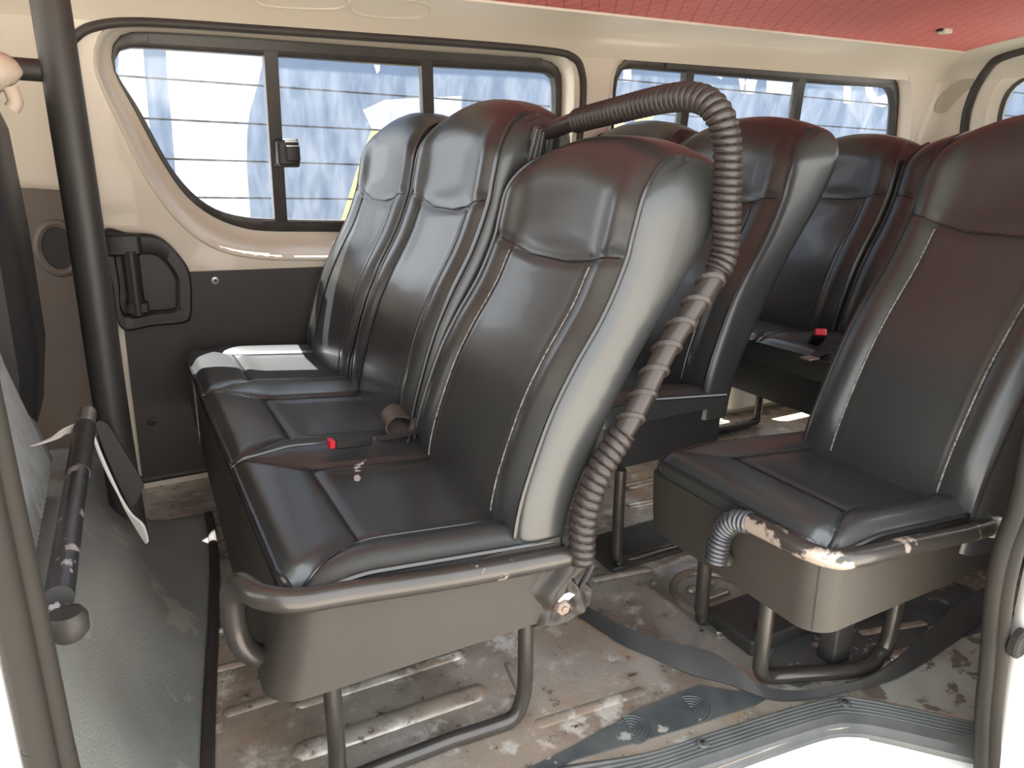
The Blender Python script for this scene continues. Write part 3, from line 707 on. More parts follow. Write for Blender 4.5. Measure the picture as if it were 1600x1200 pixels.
def us(v): return 0.62 + 0.36 * (1 - smooth(0.0, 0.42, v)) ** 1.6
VC = 0.30
def cush_h(u, v):
    a = abs(u); s_ = us(v)
    h = 0.0
    if a > s_: h += 0.017 * math.sin(min(1, (a - s_) / max(0.02, 1 - s_)) * math.pi * 0.5) * smooth(0.02, 0.3, v)
    else:
        inn = smooth(0, 0.12, s_ - a)
        if v < VC: h += 0.007 * math.sin(math.pi * min(1, v / VC)) ** 0.8 * inn
        else: h -= 0.006 * smooth(VC, VC + 0.15, v) * inn
    h -= 0.006 * math.exp(-((a - s_) / 0.022) ** 2)
    if a < s_: h -= 0.006 * math.exp(-((v - VC) / 0.018) ** 2)
    return h
def cushion(w, D, zf, zb, zlow, near_round=0.0, far_round=0.0):
    """cushion seen from its near front bottom: u runs from near (-1) to far (+1), v from front to back"""
    NU, NV = 64, 52
    def top(u, v):
        x = v * D; y = (u + 1) / 2 * w
        z = zf + (zb - zf) * v + cush_h(u, v)
        z -= 0.012 * (1 - smooth(0, 0.07, v)) ** 2
        if near_round: z -= 0.018 * (1 - smooth(0, 0.10, (u + 1) / 2)) ** 2 + 0.012 * (1 if u < -0.8 else 0) * smooth(-0.8, -1, u) * 0.4
        if far_round: z -= 0.016 * (1 - smooth(0, 0.10, (1 - u) / 2)) ** 2
        r = near_round                                 # rounded plan corner at the near front
        if r and x < r and y < r:
            dx, dy = r - x, r - y; m_ = max(dx, dy); l_ = math.hypot(dx, dy)
            if l_ > 1e-6: x, y = r - dx * m_ / l_, r - dy * m_ / l_
        r = far_round
        yy = w - y
        if r and x < r and yy < r:
            dx, dy = r - x, r - yy; m_ = max(dx, dy); l_ = math.hypot(dx, dy)
            if l_ > 1e-6: x, y = r - dx * m_ / l_, w - (r - dy * m_ / l_)
        return np.array((x, y, z))
    us_ = np.concatenate([np.linspace(-1, -0.9, 6), np.linspace(-0.87, 0.87, NU - 12), np.linspace(0.9, 1, 6)])
    vs_ = np.concatenate([np.linspace(0, 0.08, 6), np.linspace(0.1, 1, NV - 6)])
    T = [[top(u, v) for u in us_] for v in vs_]
    V = [p for r in T for p in r]; nu = len(us_); nv = len(vs_)
    F = [(i * nu + j, (i + 1) * nu + j, (i + 1) * nu + j + 1, i * nu + j + 1) for i in range(nv - 1) for j in range(nu - 1)]
    ed = [i * nu for i in range(nv - 1, -1, -1)] + list(range(1, nu)) + [i * nu + nu - 1 for i in range(1, nv)]
    k = len(V); V += [np.array((V[e][0], V[e][1], zlow)) for e in ed]
    for a in range(len(ed) - 1): F.append((ed[a], k + a, k + a + 1, ed[a + 1]))
    F.append(tuple(k + a for a in range(len(ed) - 1, -1, -1)))
    F.append(tuple([k] + [i * 1 for i in []] + [k]) if False else (ed[0], ed[-1], k + len(ed) - 1, k))
    rim = [V[e] + np.array((0, 0, -0.001)) for e in ed]
    def on(u, v, e=0.004): return top(u, v) + np.array((0, 0, e))
    seams = [[on(sg * us(v), v) for v in np.linspace(0.01, 0.98, 50)] for sg in (-1, 1)] + [[on(u * us(VC), VC) for u in np.linspace(-1, 1, 30)]]
    return (V, F), rim, seams

PX, PY = 0.13, 0.86
PITCH_BACK = 0.347
def bench(name, label, loc, seats, w, heights, group=None, rounds=True, detail=True, D=0.40, zf=0.425, zb=0.385, base_low=0.265, shift=0.0, recline=0.0, pale=False, bw=None):
    root = empty(name, loc); tag(root, label, 'seat', group)
    tot = w * seats
    for k in range(seats):
        nr = 0.055 if (k == 0 and rounds) else 0.0; fr = 0.03 if k == seats - 1 else 0.0
        key = ('c', w, nr, fr)
        if key not in _cache:
            vf, rim, seams = cushion(w, D, zf, zb, zf - 0.075, nr, fr)
            _cache[key] = (mesh('seat_cushion', *vf, 'leather', angle=60), mesh('piping', *tube(rim[len(rim) * 0:], 0.0042, 6), 'piping'), [mesh('seam', *tube(s_, 0.0020, 5), 'piping') for s_ in seams])
        cm, pm, sm = _cache[key]
        c = link('seat_cushion', cm, root, (0, k * w, 0)); link('piping', pm, c)
        for s_ in sm: link('seam', s_, c)
        bk_ = add_back(root, (PITCH_BACK, (k + 0.5) * w + shift, 0.42), bw or (w - 0.012), heights[k], k == 0 and pale)
        bk_.rotation_euler = (0, recline, 0)
    return root

def L(root, pts): o_ = np.array(root.location); return [np.array(p) + o_ for p in pts]
def add_pipe(root, name, pts, r, m='pipe', n=8, parent=None, seg=14):
    return obj(name, tube(crom(L(root, pts), n), r, seg), m, parent or root)
def base_box(w, D, z0, z1, rn=0.05, inset=0.01, taper=0.02):
    """covered box under the cushion, rounded at the near front corner; tapered towards the bottom"""
    def loop(t, z):
        x0, x1, y0, y1 = inset + t, D - 0.01, inset + max(t, 0) * 0.4, w - inset
        L_ = []
        for k in range(9):
            a = math.pi * 1.5 - math.pi / 2 * k / 8
            L_.append((x0 + rn + rn * math.cos(a), y0 + rn + rn * math.sin(a), z))
        rf = 0.02
        for k in range(5):
            a = math.pi - math.pi / 2 * k / 4; L_.append((max(x0, inset) + rf + rf * math.cos(a), y1 - rf + rf * math.sin(a), z))
        L_ += [(x1, y1, z), (x1, y0, z)]
        return L_
    zs = np.linspace(0, 1, 7)
    return loft([loop(taper * (1 - t) ** 1.5, z0 + (z1 - z0) * t) for t in zs], cap=True)

# --- first row: three seats on one frame
B1 = bench('bench_seat', 'three-seat black leather bench nearest the front, with wrapped grab pipe beside its near seat', (PX, PY, 0), 3, 0.452, (0.555, 0.645, 0.64), pale=True)
o = obj('seat_base', (lambda q: (L(B1, q[0]), q[1]))(base_box(1.356, 0.42, 0.243, 0.385, 0.05, inset=-0.003, taper=-0.034)), 'leather_dull', B1, angle=60)
o['label'] = 'dusty brown-black leather skirt under the cushions'
rail = [(0.44, -0.012, 0.352), (0.25, -0.014, 0.371), (0.08, -0.012, 0.392), (0.01, -0.010, 0.400), (-0.030, 0.012, 0.407), (-0.048, 0.050, 0.408), (-0.056, 0.075, 0.385), (-0.058, 0.085, 0.335), (-0.050, 0.085, 0.290), (-0.020, 0.085, 0.262), (0.05, 0.085, 0.25)]
add_pipe(B1, 'side_rail', rail, 0.0165)
add_pipe(B1, 'leg', [(0.062, 0.07, 0.27), (0.062, 0.07, 0.10), (0.062, 0.07, 0.03), (0.085, 0.07, 0.012), (0.13, 0.07, 0.012), (0.25, 0.07, 0.012)], 0.0135)
add_pipe(B1, 'leg', [(0.385, 0.06, 0.27), (0.385, 0.06, 0.10), (0.378, 0.06, 0.045), (0.36, 0.06, 0.018), (0.32, 0.065, 0.012), (0.25, 0.07, 0.012)], 0.0135)
for yy in (1.2,):
    add_pipe(B1, 'leg', [(0.06, yy, 0.27), (0.06, yy, 0.03), (0.09, yy, 0.012), (0.25, yy, 0.012)], 0.0135); add_pipe(B1, 'leg', [(0.385, yy, 0.27), (0.385, yy, 0.03), (0.35, yy, 0.012), (0.25, yy, 0.012)], 0.0135)
add_pipe(B1, 'cross_bar', [(0.30, 0.07, 0.26), (0.30, 0.7, 0.258), (0.30, 1.2, 0.26)], 0.0135)
# grab pipe: up the side of the near seat, over and forward to the middle seat's shoulder
gp = [(.566, .835, .345), (.568, .835, .42), (.592, .835, .490), (.648, .835, .568), (.708, .835, .668), (.772, .835, .748), (.806, .836, .80), (.806, .838, .874), (.800, .842, .960), (.790, .856, 1.003), (.782, .89, 1.024), (.778, .96, 1.027), (.775, 1.10, 1.015), (.772, 1.22, 1.002), (.766, 1.31, .985)]
gpath = crom(gp, 10)
obj('grab_pipe', tube(gpath, 0.0165, 14), 'wrap', B1)
GP = [o_ for o_ in B1.children if o_.name.startswith('grab_pipe')][0]
gd = resample(gpath, 1100); gs = np.concatenate([[0], np.cumsum(np.linalg.norm(np.diff(gd, axis=0), axis=1))]); GL = gs[-1]
def wrap_r(pitch, r0, amp):
    def f(s, q):
        t = (s / pitch + q / (2 * math.pi)) % 1.0
        return r0 + amp * (1 - abs(2 * t - 1)) ** 0.6 if t < 0.9 else r0 - amp * 0.6
    return f
def part_path(a, b): return [p for p, s_ in zip(gd, gs) if a <= s_ <= b]
iA = 0.22; iB = 0.50
obj('leather_wrap', tube(part_path(0.0, iA), wrap_r(0.0135, 0.0185, 0.0028), 20), 'wrap', GP, angle=50)
obj('leather_wrap', tube(part_path(iB, GL - 0.11), wrap_r(0.0112, 0.0190, 0.0030), 20), 'wrap', GP, angle=50)
for s_ in np.linspace(iA + 0.02, iB - 0.02, 7):       # open turns of the strip on the slope
    k = int(np.argmin(abs(gs - s_))); t = gd[min(k + 1, 1099)] - gd[k - 1]; t /= np.linalg.norm(t)
    u = np.cross(t, (0, 1, 0)); u /= np.linalg.norm(u); v_ = np.cross(t, u)
    obj('strip_turn', tube([gd[k] + (u * math.cos(a) + v_ * math.sin(a)) * 0.0178 + t * 0.012 * math.sin(a) for a in np.linspace(0, 2 * math.pi, 24, endpoint=False)], 0.0042, 6, closed=True, flat=(0.6, 1)), 'wrap', GP)
k = 0
P = gd[2]
obj('strip_end', tube([P + np.array((0.004, -0.021, 0.004)), P + np.array((-0.008, -0.024, -0.012)), P + np.array((-0.02, -0.022, -0.03)), P + np.array((-0.028, -0.02, -0.014))], 0.006, 6, flat=(1, 0.4)), 'wrap', GP)
# gathered leather at the shoulder where the pipe enters the middle seat
def gather(c, r, l, axis, n=9, seedv=0):
    rng = random.Random(seedv); a = np.array(axis, float); a /= np.linalg.norm(a); u = np.cross(a, (0.3, 0.1, 1)); u /= np.linalg.norm(u); v_ = np.cross(a, u); loops = []
    ph = rng.random() * 6
    for i in range(12):
        t = i / 11; rr = r * (1 - 0.55 * t ** 0.8)
        loops.append([np.array(c) + a * l * t + (u * math.cos(q) + v_ * math.sin(q)) * (rr + 0.10 * r * math.sin(n * q + ph + 2 * t) * (0.4 + t)) for q in np.linspace(0, 2 * math.pi, 64, endpoint=False)])
    return loft(loops, cap=True)
obj('gathered_cover', gather((.768, 1.345, .885), 0.046, 0.12, (-0.01, -0.38, 0.90), 8, 1), 'leather', B1, angle=80)
# bunched cover and bolt at the rear of the skirt
def bunch(c, w, h, d):
    V, F, n = [], [], 28
    for i in range(n):
        for j in range(n):
            a, b = i / (n - 1), j / (n - 1)
            fold = 0.007 * math.sin(9 * (a + 0.5 * b) + 3 * math.sin(4 * b)) + 0.004 * math.sin(23 * a - 9 * b)
            e = min(a, 1 - a, b, 1 - b)
            V.append(np.array((c[0] + (a - 0.5) * w + 0.01 * math.sin(9 * b), c[1] - d * math.sin(math.pi * min(1, max(0, a))) ** 0.5 - fold * smooth(0, 0.1, e), c[2] + (b - 0.5) * h * (1 - 0.25 * a))))
    F = [(i * n + j, (i + 1) * n + j, (i + 1) * n + j + 1, i * n + j + 1) for i in range(n - 1) for j in range(n - 1)]
    return V, F
o = obj('bunched_cover', bunch((0.545, 0.865, 0.298), 0.105, 0.125, 0.026), 'leather_dull', B1, angle=80); solid(o, 0.03, -1)
bp_ = ony(876, 946, 0.838)
def hexnut(c, r, h, m, parent, name, n=6):
    return obj(name, loft([[(c[0] + rr * math.cos(a), c[1] - d, c[2] + rr * math.sin(a)) for a in np.linspace(0.2, 0.2 + 2 * math.pi, n, endpoint=False)] for rr, d in ((r, 0), (r, h * 0.8), (r * 0.85, h), (r * 0.45, h), (r * 0.42, h + 0.003), (0.0005, h + 0.004))]), m, parent, angle=20)
M['nut'] = mat('rusty_nut', (0.20, 0.15, 0.12), 0.6, metal=0.2, noise=(60, 0.8), col2=(0.22, 0.16, 0.13))
hexnut(bp_, 0.0125, 0.011, 'nut', B1, 'nut')
obj('torn_lining', slab([(bp_[0] - 0.006, bp_[2] + 0.010), (bp_[0] + 0.004, bp_[2] + 0.019), (bp_[0] + 0.014, bp_[2] + 0.020), (bp_[0] + 0.023, bp_[2] + 0.014), (bp_[0] + 0.008, bp_[2] + 0.006)], lambda a, b, d: (a, bp_[1] - 0.004 + d, b), 0.003), 'white_sheet', B1, smoothed=False)

# white scuff on the hump between the near and middle cushions
bpy.context.view_layer.update()
cush = [c for c in B1.children if c.name.startswith('seat_cushion')]
def drop(x, y):                                        # point on the bench cushions under a pixel ray
    best = None
    for c in cush:
        ok, p, n_, _ = c.ray_cast(Vector(CAM) - wloc(c), Vector(ray(x, y)))
        if ok:
            p = p + wloc(c)
            if best is None or (p - Vector(CAM)).length < best[0]: best = ((p - Vector(CAM)).length, p, c)
    return best
M['spot'] = mat('white_scuff', (0.42, 0.38, 0.36), 0.7)
for cx, cy, pts in ((558, 732, ((-7, -3), (0, -6), (8, -9), (14, -14), (8, -4), (5, 4), (-3, 5))), (558, 747, ((-5, -3), (2, -5), (6, 0), (3, 5), (-4, 4)))):
    h = [drop(cx + dx, cy + dy) for dx, dy in pts]
    if all(h):
        q = [np.array(k_[1]) for k_ in h]; up = np.array((0, 0, 0.0008)); n_ = len(q)
        obj('scuff_mark', ([p + up for p in q] + [p - up for p in q], [tuple(range(n_)), tuple(range(2 * n_ - 1, n_ - 1, -1))] + [(i, n_ + i, n_ + (i + 1) % n_, (i + 1) % n_) for i in range(n_)]), 'spot', h[0][2], smoothed=False)

# --- single folding seat by the door
RX, RY = 0.822, 0.605
B2 = bench('single_seat', 'single black leather seat right beside the open door, bare pipe rail round its cushion', (RX, RY, 0), 1, 0.385, (0.63,), D=0.43, shift=-0.030, bw=0.355, recline=math.radians(4.8), pale=True)
o = obj('seat_base', (lambda q: (L(B2, q[0]), q[1]))(base_box(0.385, 0.44, 0.265, 0.385, 0.045, inset=-0.004, taper=0.008)), 'leather_dull', B2, angle=60)
o['label'] = 'dusty brown-black leather skirt under the cushion'
obj('seam', tube(L(B2, [(0.006, 0.010, 0.38), (0.009, 0.0115, 0.32), (0.0135, 0.014, 0.268)]), 0.0011, 5), 'board', o)
rail2 = [(-0.018, 0.135, 0.402), (-0.016, 0.08, 0.404), (-0.012, 0.025, 0.404), (0.008, -0.010, 0.402), (0.05, -0.018, 0.398), (0.15, -0.018, 0.388), (0.28, -0.020, 0.374), (0.375, -0.020, 0.366)]
add_pipe(B2, 'side_rail', rail2, 0.0145, 'pipe_worn')
add_pipe(B2, 'rail_stub', [(-0.018, 0.13, 0.402), (-0.022, 0.15, 0.396), (-0.026, 0.165, 0.375), (-0.026, 0.17, 0.335), (-0.01, 0.17, 0.31)], 0.011, 'pipe')
co = crom(L(B2, [(-0.018, 0.125, 0.402), (-0.024, 0.15, 0.395), (-0.03, 0.166, 0.372), (-0.034, 0.170, 0.345), (-0.034, 0.172, 0.318)]), 40)
obj('wire_wrap', tube(resample(co, 420), wrap_r(0.0075, 0.0155, 0.0032), 18), 'wire', B2, angle=50)
e = L(B2, [(0.372, -0.020, 0.366), (0.385, -0.020, 0.365)]); obj('end_clamp', tube([e[0], e[1]], 0.0185, 16), 'steel', B2)
LF = [tuple(onz(1185, 1065, 0.013)), tuple(onz(1380, 1030, 0.013))]
def wl_(p): return tuple(np.array(p) - np.array(B2.location))
a_, b_ = wl_(LF[0]), wl_(LF[1])
add_pipe(B2, 'leg', [(a_[0], a_[1], 0.29), (a_[0], a_[1], 0.08), (a_[0] + 0.004, a_[1], 0.035), (a_[0] + 0.03, a_[1], 0.014), (a_[0] + 0.08, (a_[1] * 0.7 + b_[1] * 0.3), 0.013), (b_[0] - 0.06, b_[1], 0.013), (b_[0] - 0.015, b_[1], 0.03), (b_[0] + 0.006, b_[1], 0.07), (b_[0] + 0.012, b_[1], 0.29)], 0.0145)
c_ = wl_(onz(1094, 972, 0.013))
add_pipe(B2, 'leg', [(c_[0], c_[1], 0.29), (c_[0], c_[1], 0.08), (c_[0] + 0.004, c_[1], 0.035), (c_[0] + 0.03, c_[1], 0.014), (c_[0] + 0.25, c_[1], 0.013), (c_[0] + 0.275, c_[1], 0.05), (c_[0] + 0.28, c_[1], 0.29)], 0.0145)
obj('mounting_plate', rbox(RX + 0.168, RX + 0.40, RY + 0.255, RY + 0.392, 0.0, 0.034, 0.008), 'vinyl_dark', B2)
bolt(RX + 0.21, RY + 0.28, 0.034, 0.009, 0.02, 'black', B2)
obj('foot_block', rbox(RX + 0.285, RX + 0.335, RY + 0.16, RY + 0.20, 0.0, 0.10, 0.005), 'vinyl_dark', B2)

# --- second row bench (far side), third and fourth rows
B3 = bench('bench_seat', 'two-seat black leather bench in the second row beyond the aisle', (0.885, 1.285, 0), 2, 0.47, (0.635, 0.645), rounds=True, recline=math.radians(1.5))
obj('seat_base', (lambda q: (L(B3, q[0]), q[1]))(base_box(0.94, 0.41, 0.235, 0.385, 0.04)), 'leather_dark', B3, angle=60)
B4 = bench('bench_seat', 'third-row black leather bench with a red-buttoned buckle on its cushion', (1.66, 0.705, 0), 3, 0.425, (0.60, 0.60, 0.60), rounds=False)
obj('seat_base', (lambda q: (L(B4, q[0]), q[1]))(base_box(1.275, 0.41, 0.235, 0.385, 0.03)), 'leather_dark', B4, angle=60)
B5 = bench('bench_seat', 'rearmost black leather bench, just its seat tops showing under the tailgate window', (2.50, 0.72, 0), 3, 0.46, (0.61, 0.61, 0.61), rounds=False)
obj('seat_base', (lambda q: (L(B5, q[0]), q[1]))(base_box(1.38, 0.41, 0.235, 0.385, 0.03)), 'leather_dark', B5, angle=60)
f1 = wl3 = onz(965, 882, 0.013) - np.array(B3.location)
add_pipe(B3, 'leg', [(f1[0] - 0.004, f1[1], 0.26), (f1[0] - 0.004, f1[1], 0.08), (f1[0], f1[1], 0.035), (f1[0] + 0.03, f1[1], 0.014), (f1[0] + 0.12, f1[1], 0.013), (f1[0] + 0.27, f1[1], 0.013), (f1[0] + 0.3, f1[1], 0.05), (f1[0] + 0.3, f1[1], 0.26)], 0.0135)
add_pipe(B3, 'leg', [(f1[0] - 0.004, 0.85, 0.26), (f1[0], 0.85, 0.035), (f1[0] + 0.03, 0.85, 0.014), (f1[0] + 0.27, 0.85, 0.013), (f1[0] + 0.3, 0.85, 0.05), (f1[0] + 0.3, 0.85, 0.26)], 0.0135)
obj('mounting_plate', rbox(0.93, 1.25, 1.24, 1.40, 0.0, 0.012, 0.01), 'vinyl_dark', B3)
for B in (B4, B5):
    for yy in (0.12, 0.62, 1.12):
        add_pipe(B, 'leg', [(0.08, yy, 0.26), (0.08, yy, 0.04), (0.11, yy, 0.014), (0.30, yy, 0.014), (0.33, yy, 0.05), (0.33, yy, 0.26)], 0.0135, 'pipe')
# wheel-arch box at the far side behind the second row
o = obj('trim_4', rbox(1.95, 2.75, 1.93, 2.27, 0.0, 0.26, 0.06), 'cream2'); tag(o, kind='structure')

# ------------------------------------------------------------------ seat belts
def buckle(name, label, c, yaw, pitch, size, m='black'):
    root = empty(name, c); tag(root, label, 'seat belt')
    cy, sy, cp, sp_ = math.cos(yaw), math.sin(yaw), math.cos(pitch), math.sin(pitch)
    def T(vf):
        V = []
        for p in vf[0]:
            p = np.array(p) * size; q = np.array((p[0] * cp - p[2] * sp_, p[1], p[0] * sp_ + p[2] * cp)); V.append(np.array((q[0] * cy - q[1] * sy, q[0] * sy + q[1] * cy, q[2])) + np.array(c))
        return V, vf[1]
    obj('buckle', T(rbox(-0.036, 0.042, -0.015, 0.015, -0.009, 0.009, 0.006)), m, root)
    obj('release_button', T(rbox(-0.046, -0.034, -0.013, 0.013, -0.007, 0.0085, 0.003)), 'red_button', root)
    return root, T
c = onz(548, 690, 0.437)
bk, T = buckle('seat_belt', 'seat belt buckle with red button lying on the middle seat of the front bench', c, math.radians(2), math.radians(-5), 0.92)
tip = np.array(c)
strap = [onz(590, 686, 0.43), onz(615, 682, 0.43), onz(645, 676, 0.425), onz(668, 668, 0.42)]
obj('strap', tube(crom(strap, 8), 0.011, 8, flat=(1.0, 0.35)), 'belt_black', bk)
# brown pouch-like folded webbing beside it
fc = onz(618, 660, 0.43)
o = empty('belt_webbing', fc); tag(o, 'folded loop of brown webbing tucked between front bench cushion and backrest', 'webbing')
def ribbon(path, width, th):
    P = [np.array(p) for p in path]; W = [np.array(q) for q in width]; rows = []
    for i, p in enumerate(P):
        t = P[min(i + 1, len(P) - 1)] - P[max(i - 1, 0)]; n = np.cross(t, W[i]); n = n / max(np.linalg.norm(n), 1e-9) * th / 2
        rows.append([p - W[i] + n, p + W[i] + n, p + W[i] - n, p - W[i] - n])
    return loft(rows, cap=True)
pth = crom([fc + np.array(q) for q in ((0.075, 0.01, -0.02), (0.03, 0.012, 0.012), (0.0, 0.008, 0.022), (-0.022, 0.002, 0.010), (-0.018, 0.0, -0.008), (0.02, 0.0, -0.012), (0.07, 0.0, -0.014))], 6)
obj('fold', ribbon(pth, [np.array((0.004, 0.027, 0.004))] * len(pth), 0.003), 'belt', o)
pth = crom([fc + np.array(q) for q in ((0.01, -0.045, -0.014), (0.03, -0.03, 0.004), (0.055, -0.02, 0.006), (0.085, -0.015, -0.01))], 6)
obj('tail', ribbon(pth, [np.array((0.010, 0.018, 0.010))] * len(pth), 0.003), 'belt', o)
c = onz(1277, 527, 0.447)
bk, T = buckle('seat_belt', 'seat belt buckle with red button on the third-row bench cushion', c, math.radians(48), math.radians(-28), 1.25)
pth = crom([onz(1265, 560, 0.43), onz(1285, 550, 0.43), onz(1310, 548, 0.432), onz(1340, 548, 0.43)], 6)
o = obj('belt_tongue', ribbon(pth, [np.array((0.012, 0.02, 0.0))] * len(pth), 0.003), 'belt_black', origin=tuple(pth[0])); tag(o, 'grey belt tongue with webbing on the third-row cushion below the buckle', 'seat belt')
obj('tongue', rbox(pth[0][0] - 0.02, pth[0][0] + 0.02, pth[0][1] - 0.018, pth[0][1] + 0.018, pth[0][2] - 0.002, pth[0][2] + 0.003, 0.004), 'steel', o)

# ------------------------------------------------------------------ rubber strip curling over the floor
lo = [(905, 965), (921, 973), (972, 1007), (1017, 1026), (1077, 1053), (1137, 1069), (1173, 1083), (1210, 1094), (1265, 1093), (1338, 1078), (1407, 1056), (1476, 1014), (1540, 968), (1570, 940)]
hi = [(905, 940), (921, 950), (965, 973), (1012, 992), (1063, 1007), (1115, 1020), (1155, 1046), (1192, 1073), (1262, 1079), (1335, 1064), (1375, 1048), (1430, 1005), (1499, 943), (1535, 918)]
zt = [0.03, 0.032, 0.034, 0.034, 0.034, 0.032, 0.026, 0.014, 0.012, 0.018, 0.03, 0.038, 0.042, 0.042]
A_ = crom([onz(x, y, 0.004) for x, y in lo], 6); B_ = crom([onz(x, y, z) for (x, y), z in zip(hi, zt)], 6)
RS = []
for i in range(len(A_)):
    t = A_[min(i + 1, len(A_) - 1)] - A_[max(i - 1, 0)]; n_ = np.cross(t, B_[i] - A_[i]); n_ = n_ / max(np.linalg.norm(n_), 1e-9) * 0.002
    RS.append([A_[i] - n_, B_[i] - n_, B_[i] + n_, A_[i] + n_])
o = obj('rubber_strip', loft(RS, cap=True), 'strip', origin=tuple(A_[20]), angle=35); tag(o, 'long flat black rubber strip curling over the floor under the near seat', 'strip')

# ------------------------------------------------------------------ left side: partition pole, hand rail, mat over the step, front seats
pb = ony(175, 655, 1.8)
PO = empty('partition_frame', (-0.055, 1.8, 0.0)); tag(PO, 'thick black vinyl-wrapped vertical pole with a short cross bar at the cab', 'pole')
obj('pole', tube(crom([(-0.062, 1.8, 0.0), (-0.060, 1.8, 0.4), (-0.052, 1.8, 0.8), (-0.046, 1.8, 1.37)], 8), 0.035, 20), 'vinyl_dark', PO)
obj('cross_bar', tube([(-0.05, 1.81, 1.103), (-0.2, 1.81, 1.108), (-0.6, 1.81, 1.112)], 0.021, 12), 'vinyl_dark', PO)
pa, pb = onz(133, 668, 0.45), onz(92, 935, 0.45); tip = onz(137, 646, 0.455)
HR = empty('hand_rail', tuple(pb)); tag(HR, 'scuffed black pipe rail with bare metal end running along the mat', 'rail')
obj('pipe', tube(crom([pb, pb * 0.6 + pa * 0.4 + np.array((0, 0, 0.002)), pa], 12), 0.0165, 14), 'pipe_scuffed', HR)
obj('pipe_sleeve', tube([pa * 0.62 + pb * 0.38, pa], 0.0185, 14), 'vinyl_dark', HR)
obj('bare_end', tube([pa, tip], 0.0165, 14), 'steel', HR)
bc = onz(104, 966, 0.43)
obj('bracket_cap', loft([[(bc[0] + r * math.cos(a), bc[1] + r * math.sin(a), bc[2] + d) for a in np.linspace(0, 2 * math.pi, 20, endpoint=False)] for r, d in ((0.015, -0.026), (0.0215, -0.018), (0.0225, 0.0), (0.018, 0.008), (0.003, 0.008))], cap=True), 'rubber', HR)

# mat draped over the step
rows = []
for y in np.linspace(2.0, 0.70, 48):
    t = (2.0 - y) / 1.3
    xr = 0.115 - 0.115 * smooth(0, 1, t) - 0.02 * t
    wv = 0.010 * math.sin(6.5 * t + 1) + 0.006 * math.sin(17 * t)
    top = 0.365 + 0.015 * math.sin(5 * t)
    near_ = [(xr, 0.004), (xr - 0.006, 0.012), (xr - 0.030 + wv, 0.05), (xr - 0.062 + wv * 1.5, 0.11), (xr - 0.092 + wv * 1.5, 0.19), (xr - 0.118 + wv, 0.26), (-0.112 - 0.02 * t, 0.33), (-0.135 - 0.01 * t, top), (-0.18, top + 0.008), (-0.30, top)]
    far_ = [(xr, 0.004), (xr - 0.006, 0.011), (xr - 0.05, 0.013), (xr - 0.10, 0.016), (xr - 0.145, 0.03), (xr - 0.185, 0.09), (xr - 0.215, 0.17), (-0.125, 0.24), (-0.20, 0.26), (-0.30, 0.26)]
    k = smooth(-0.05, 0.62, t)
    pr_ = [(a[0] * (1 - k) + b[0] * k, a[1] * (1 - k) + b[1] * k) for a, b in zip(far_, near_)]
    rows.append([(x, y, z) for x, z in [(q[0], q[1]) for q in crom(pr_, 4)]])
o = obj('step_mat', loft(rows, closed=False), 'vinyl', origin=(-0.05, 1.3, 0), angle=80); solid(o, 0.006, -1); tag(o, 'scuffed grey-green vinyl mat draped over the step behind the cab', 'mat')
obj('edge_trim', tube([(r[0][0] + 0.006, r[0][1], 0.008) for r in rows], 0.012, 8, flat=(1, 0.7)), 'rubber', o)
# thin white slivers added at the far edge of the mat, and the stiff dark flap beside it
def sheet(name, px, ys_, m, th, label=None, cat=None, parent=None):
    P = [ony(x, y, Y) for (x, y), Y in zip(px, ys_)]
    c = np.mean(P, axis=0); A = np.array(P) - c
    u_, s_, vt = np.linalg.svd(A); e1, e2, n_ = vt[0], vt[1], vt[2]
    if n_[1] > 0: n_ = -n_
    pl = [(float(a @ e1), float(a @ e2)) for a in A]
    pl = [tuple(q[:2]) for q in crom(pl, 4, True)]
    o = obj(name, slab(pl, lambda a, b, d: c + e1 * a + e2 * b + n_ * (d - th / 2), th), m, parent, origin=None if parent else tuple(c), smoothed=False)
    if label: tag(o, label, cat)
    return o
sheet('white_sliver', [(141, 668), (147, 690), (163, 725), (182, 765), (198, 800), (224, 853), (227, 820), (208, 800), (190, 775), (172, 745), (155, 705)], [1.70, 1.695, 1.69, 1.68, 1.67, 1.64, 1.65, 1.67, 1.68, 1.69, 1.70], 'white_sheet', 0.006, 'narrow white crescent at the mat edge by the pole', 'white_sheet')
sheet('white_sliver', [(54, 698), (75, 684), (100, 670), (124, 662), (126, 675), (105, 678), (80, 686)], [1.31, 1.42, 1.49, 1.58, 1.58, 1.49, 1.44], 'white_sheet', 0.006, 'short white sliver left of the rail end', 'white_sheet')
sheet('dark_flap', [(150, 660), (168, 662), (195, 705), (223, 752), (222, 765), (206, 790), (190, 765), (172, 725), (158, 690)], [1.73] * 9, 'vinyl_dark', 0.012, 'stiff dark leaf-shaped flap leaning between pole and sealed door', 'flap')
# front seats seen from behind
FS = empty('front_seat', (-0.55, 1.66, 0.0)); tag(FS, 'dark driver seat back at the far left edge behind the pole', 'seat')
obj('backrest', loft([[(x0, 1.58, z), (x0, 1.98, z), (x1 - 0.02, 2.0, z), (x1, 1.97, z), (x1, 1.61, z), (x1 - 0.02, 1.58, z)] for x0, x1, z in ((-0.36, -0.20, 0.40), (-0.33, -0.172, 0.55), (-0.31, -0.165, 0.80), (-0.30, -0.168, 1.0), (-0.29, -0.185, 1.06), (-0.27, -0.21, 1.075))], cap=True), 'leather_dark', FS, angle=50)
obj('seat_cushion', rbox(-0.95, -0.45, 1.66, 2.12, 0.2, 0.42, 0.05), 'leather_dark', FS)
PS = empty('front_seat', (-0.5, 1.0, 0.0)); tag(PS, 'grey ribbed cloth back of the front passenger seat by the rail', 'seat')
n = 90; rowsP = []
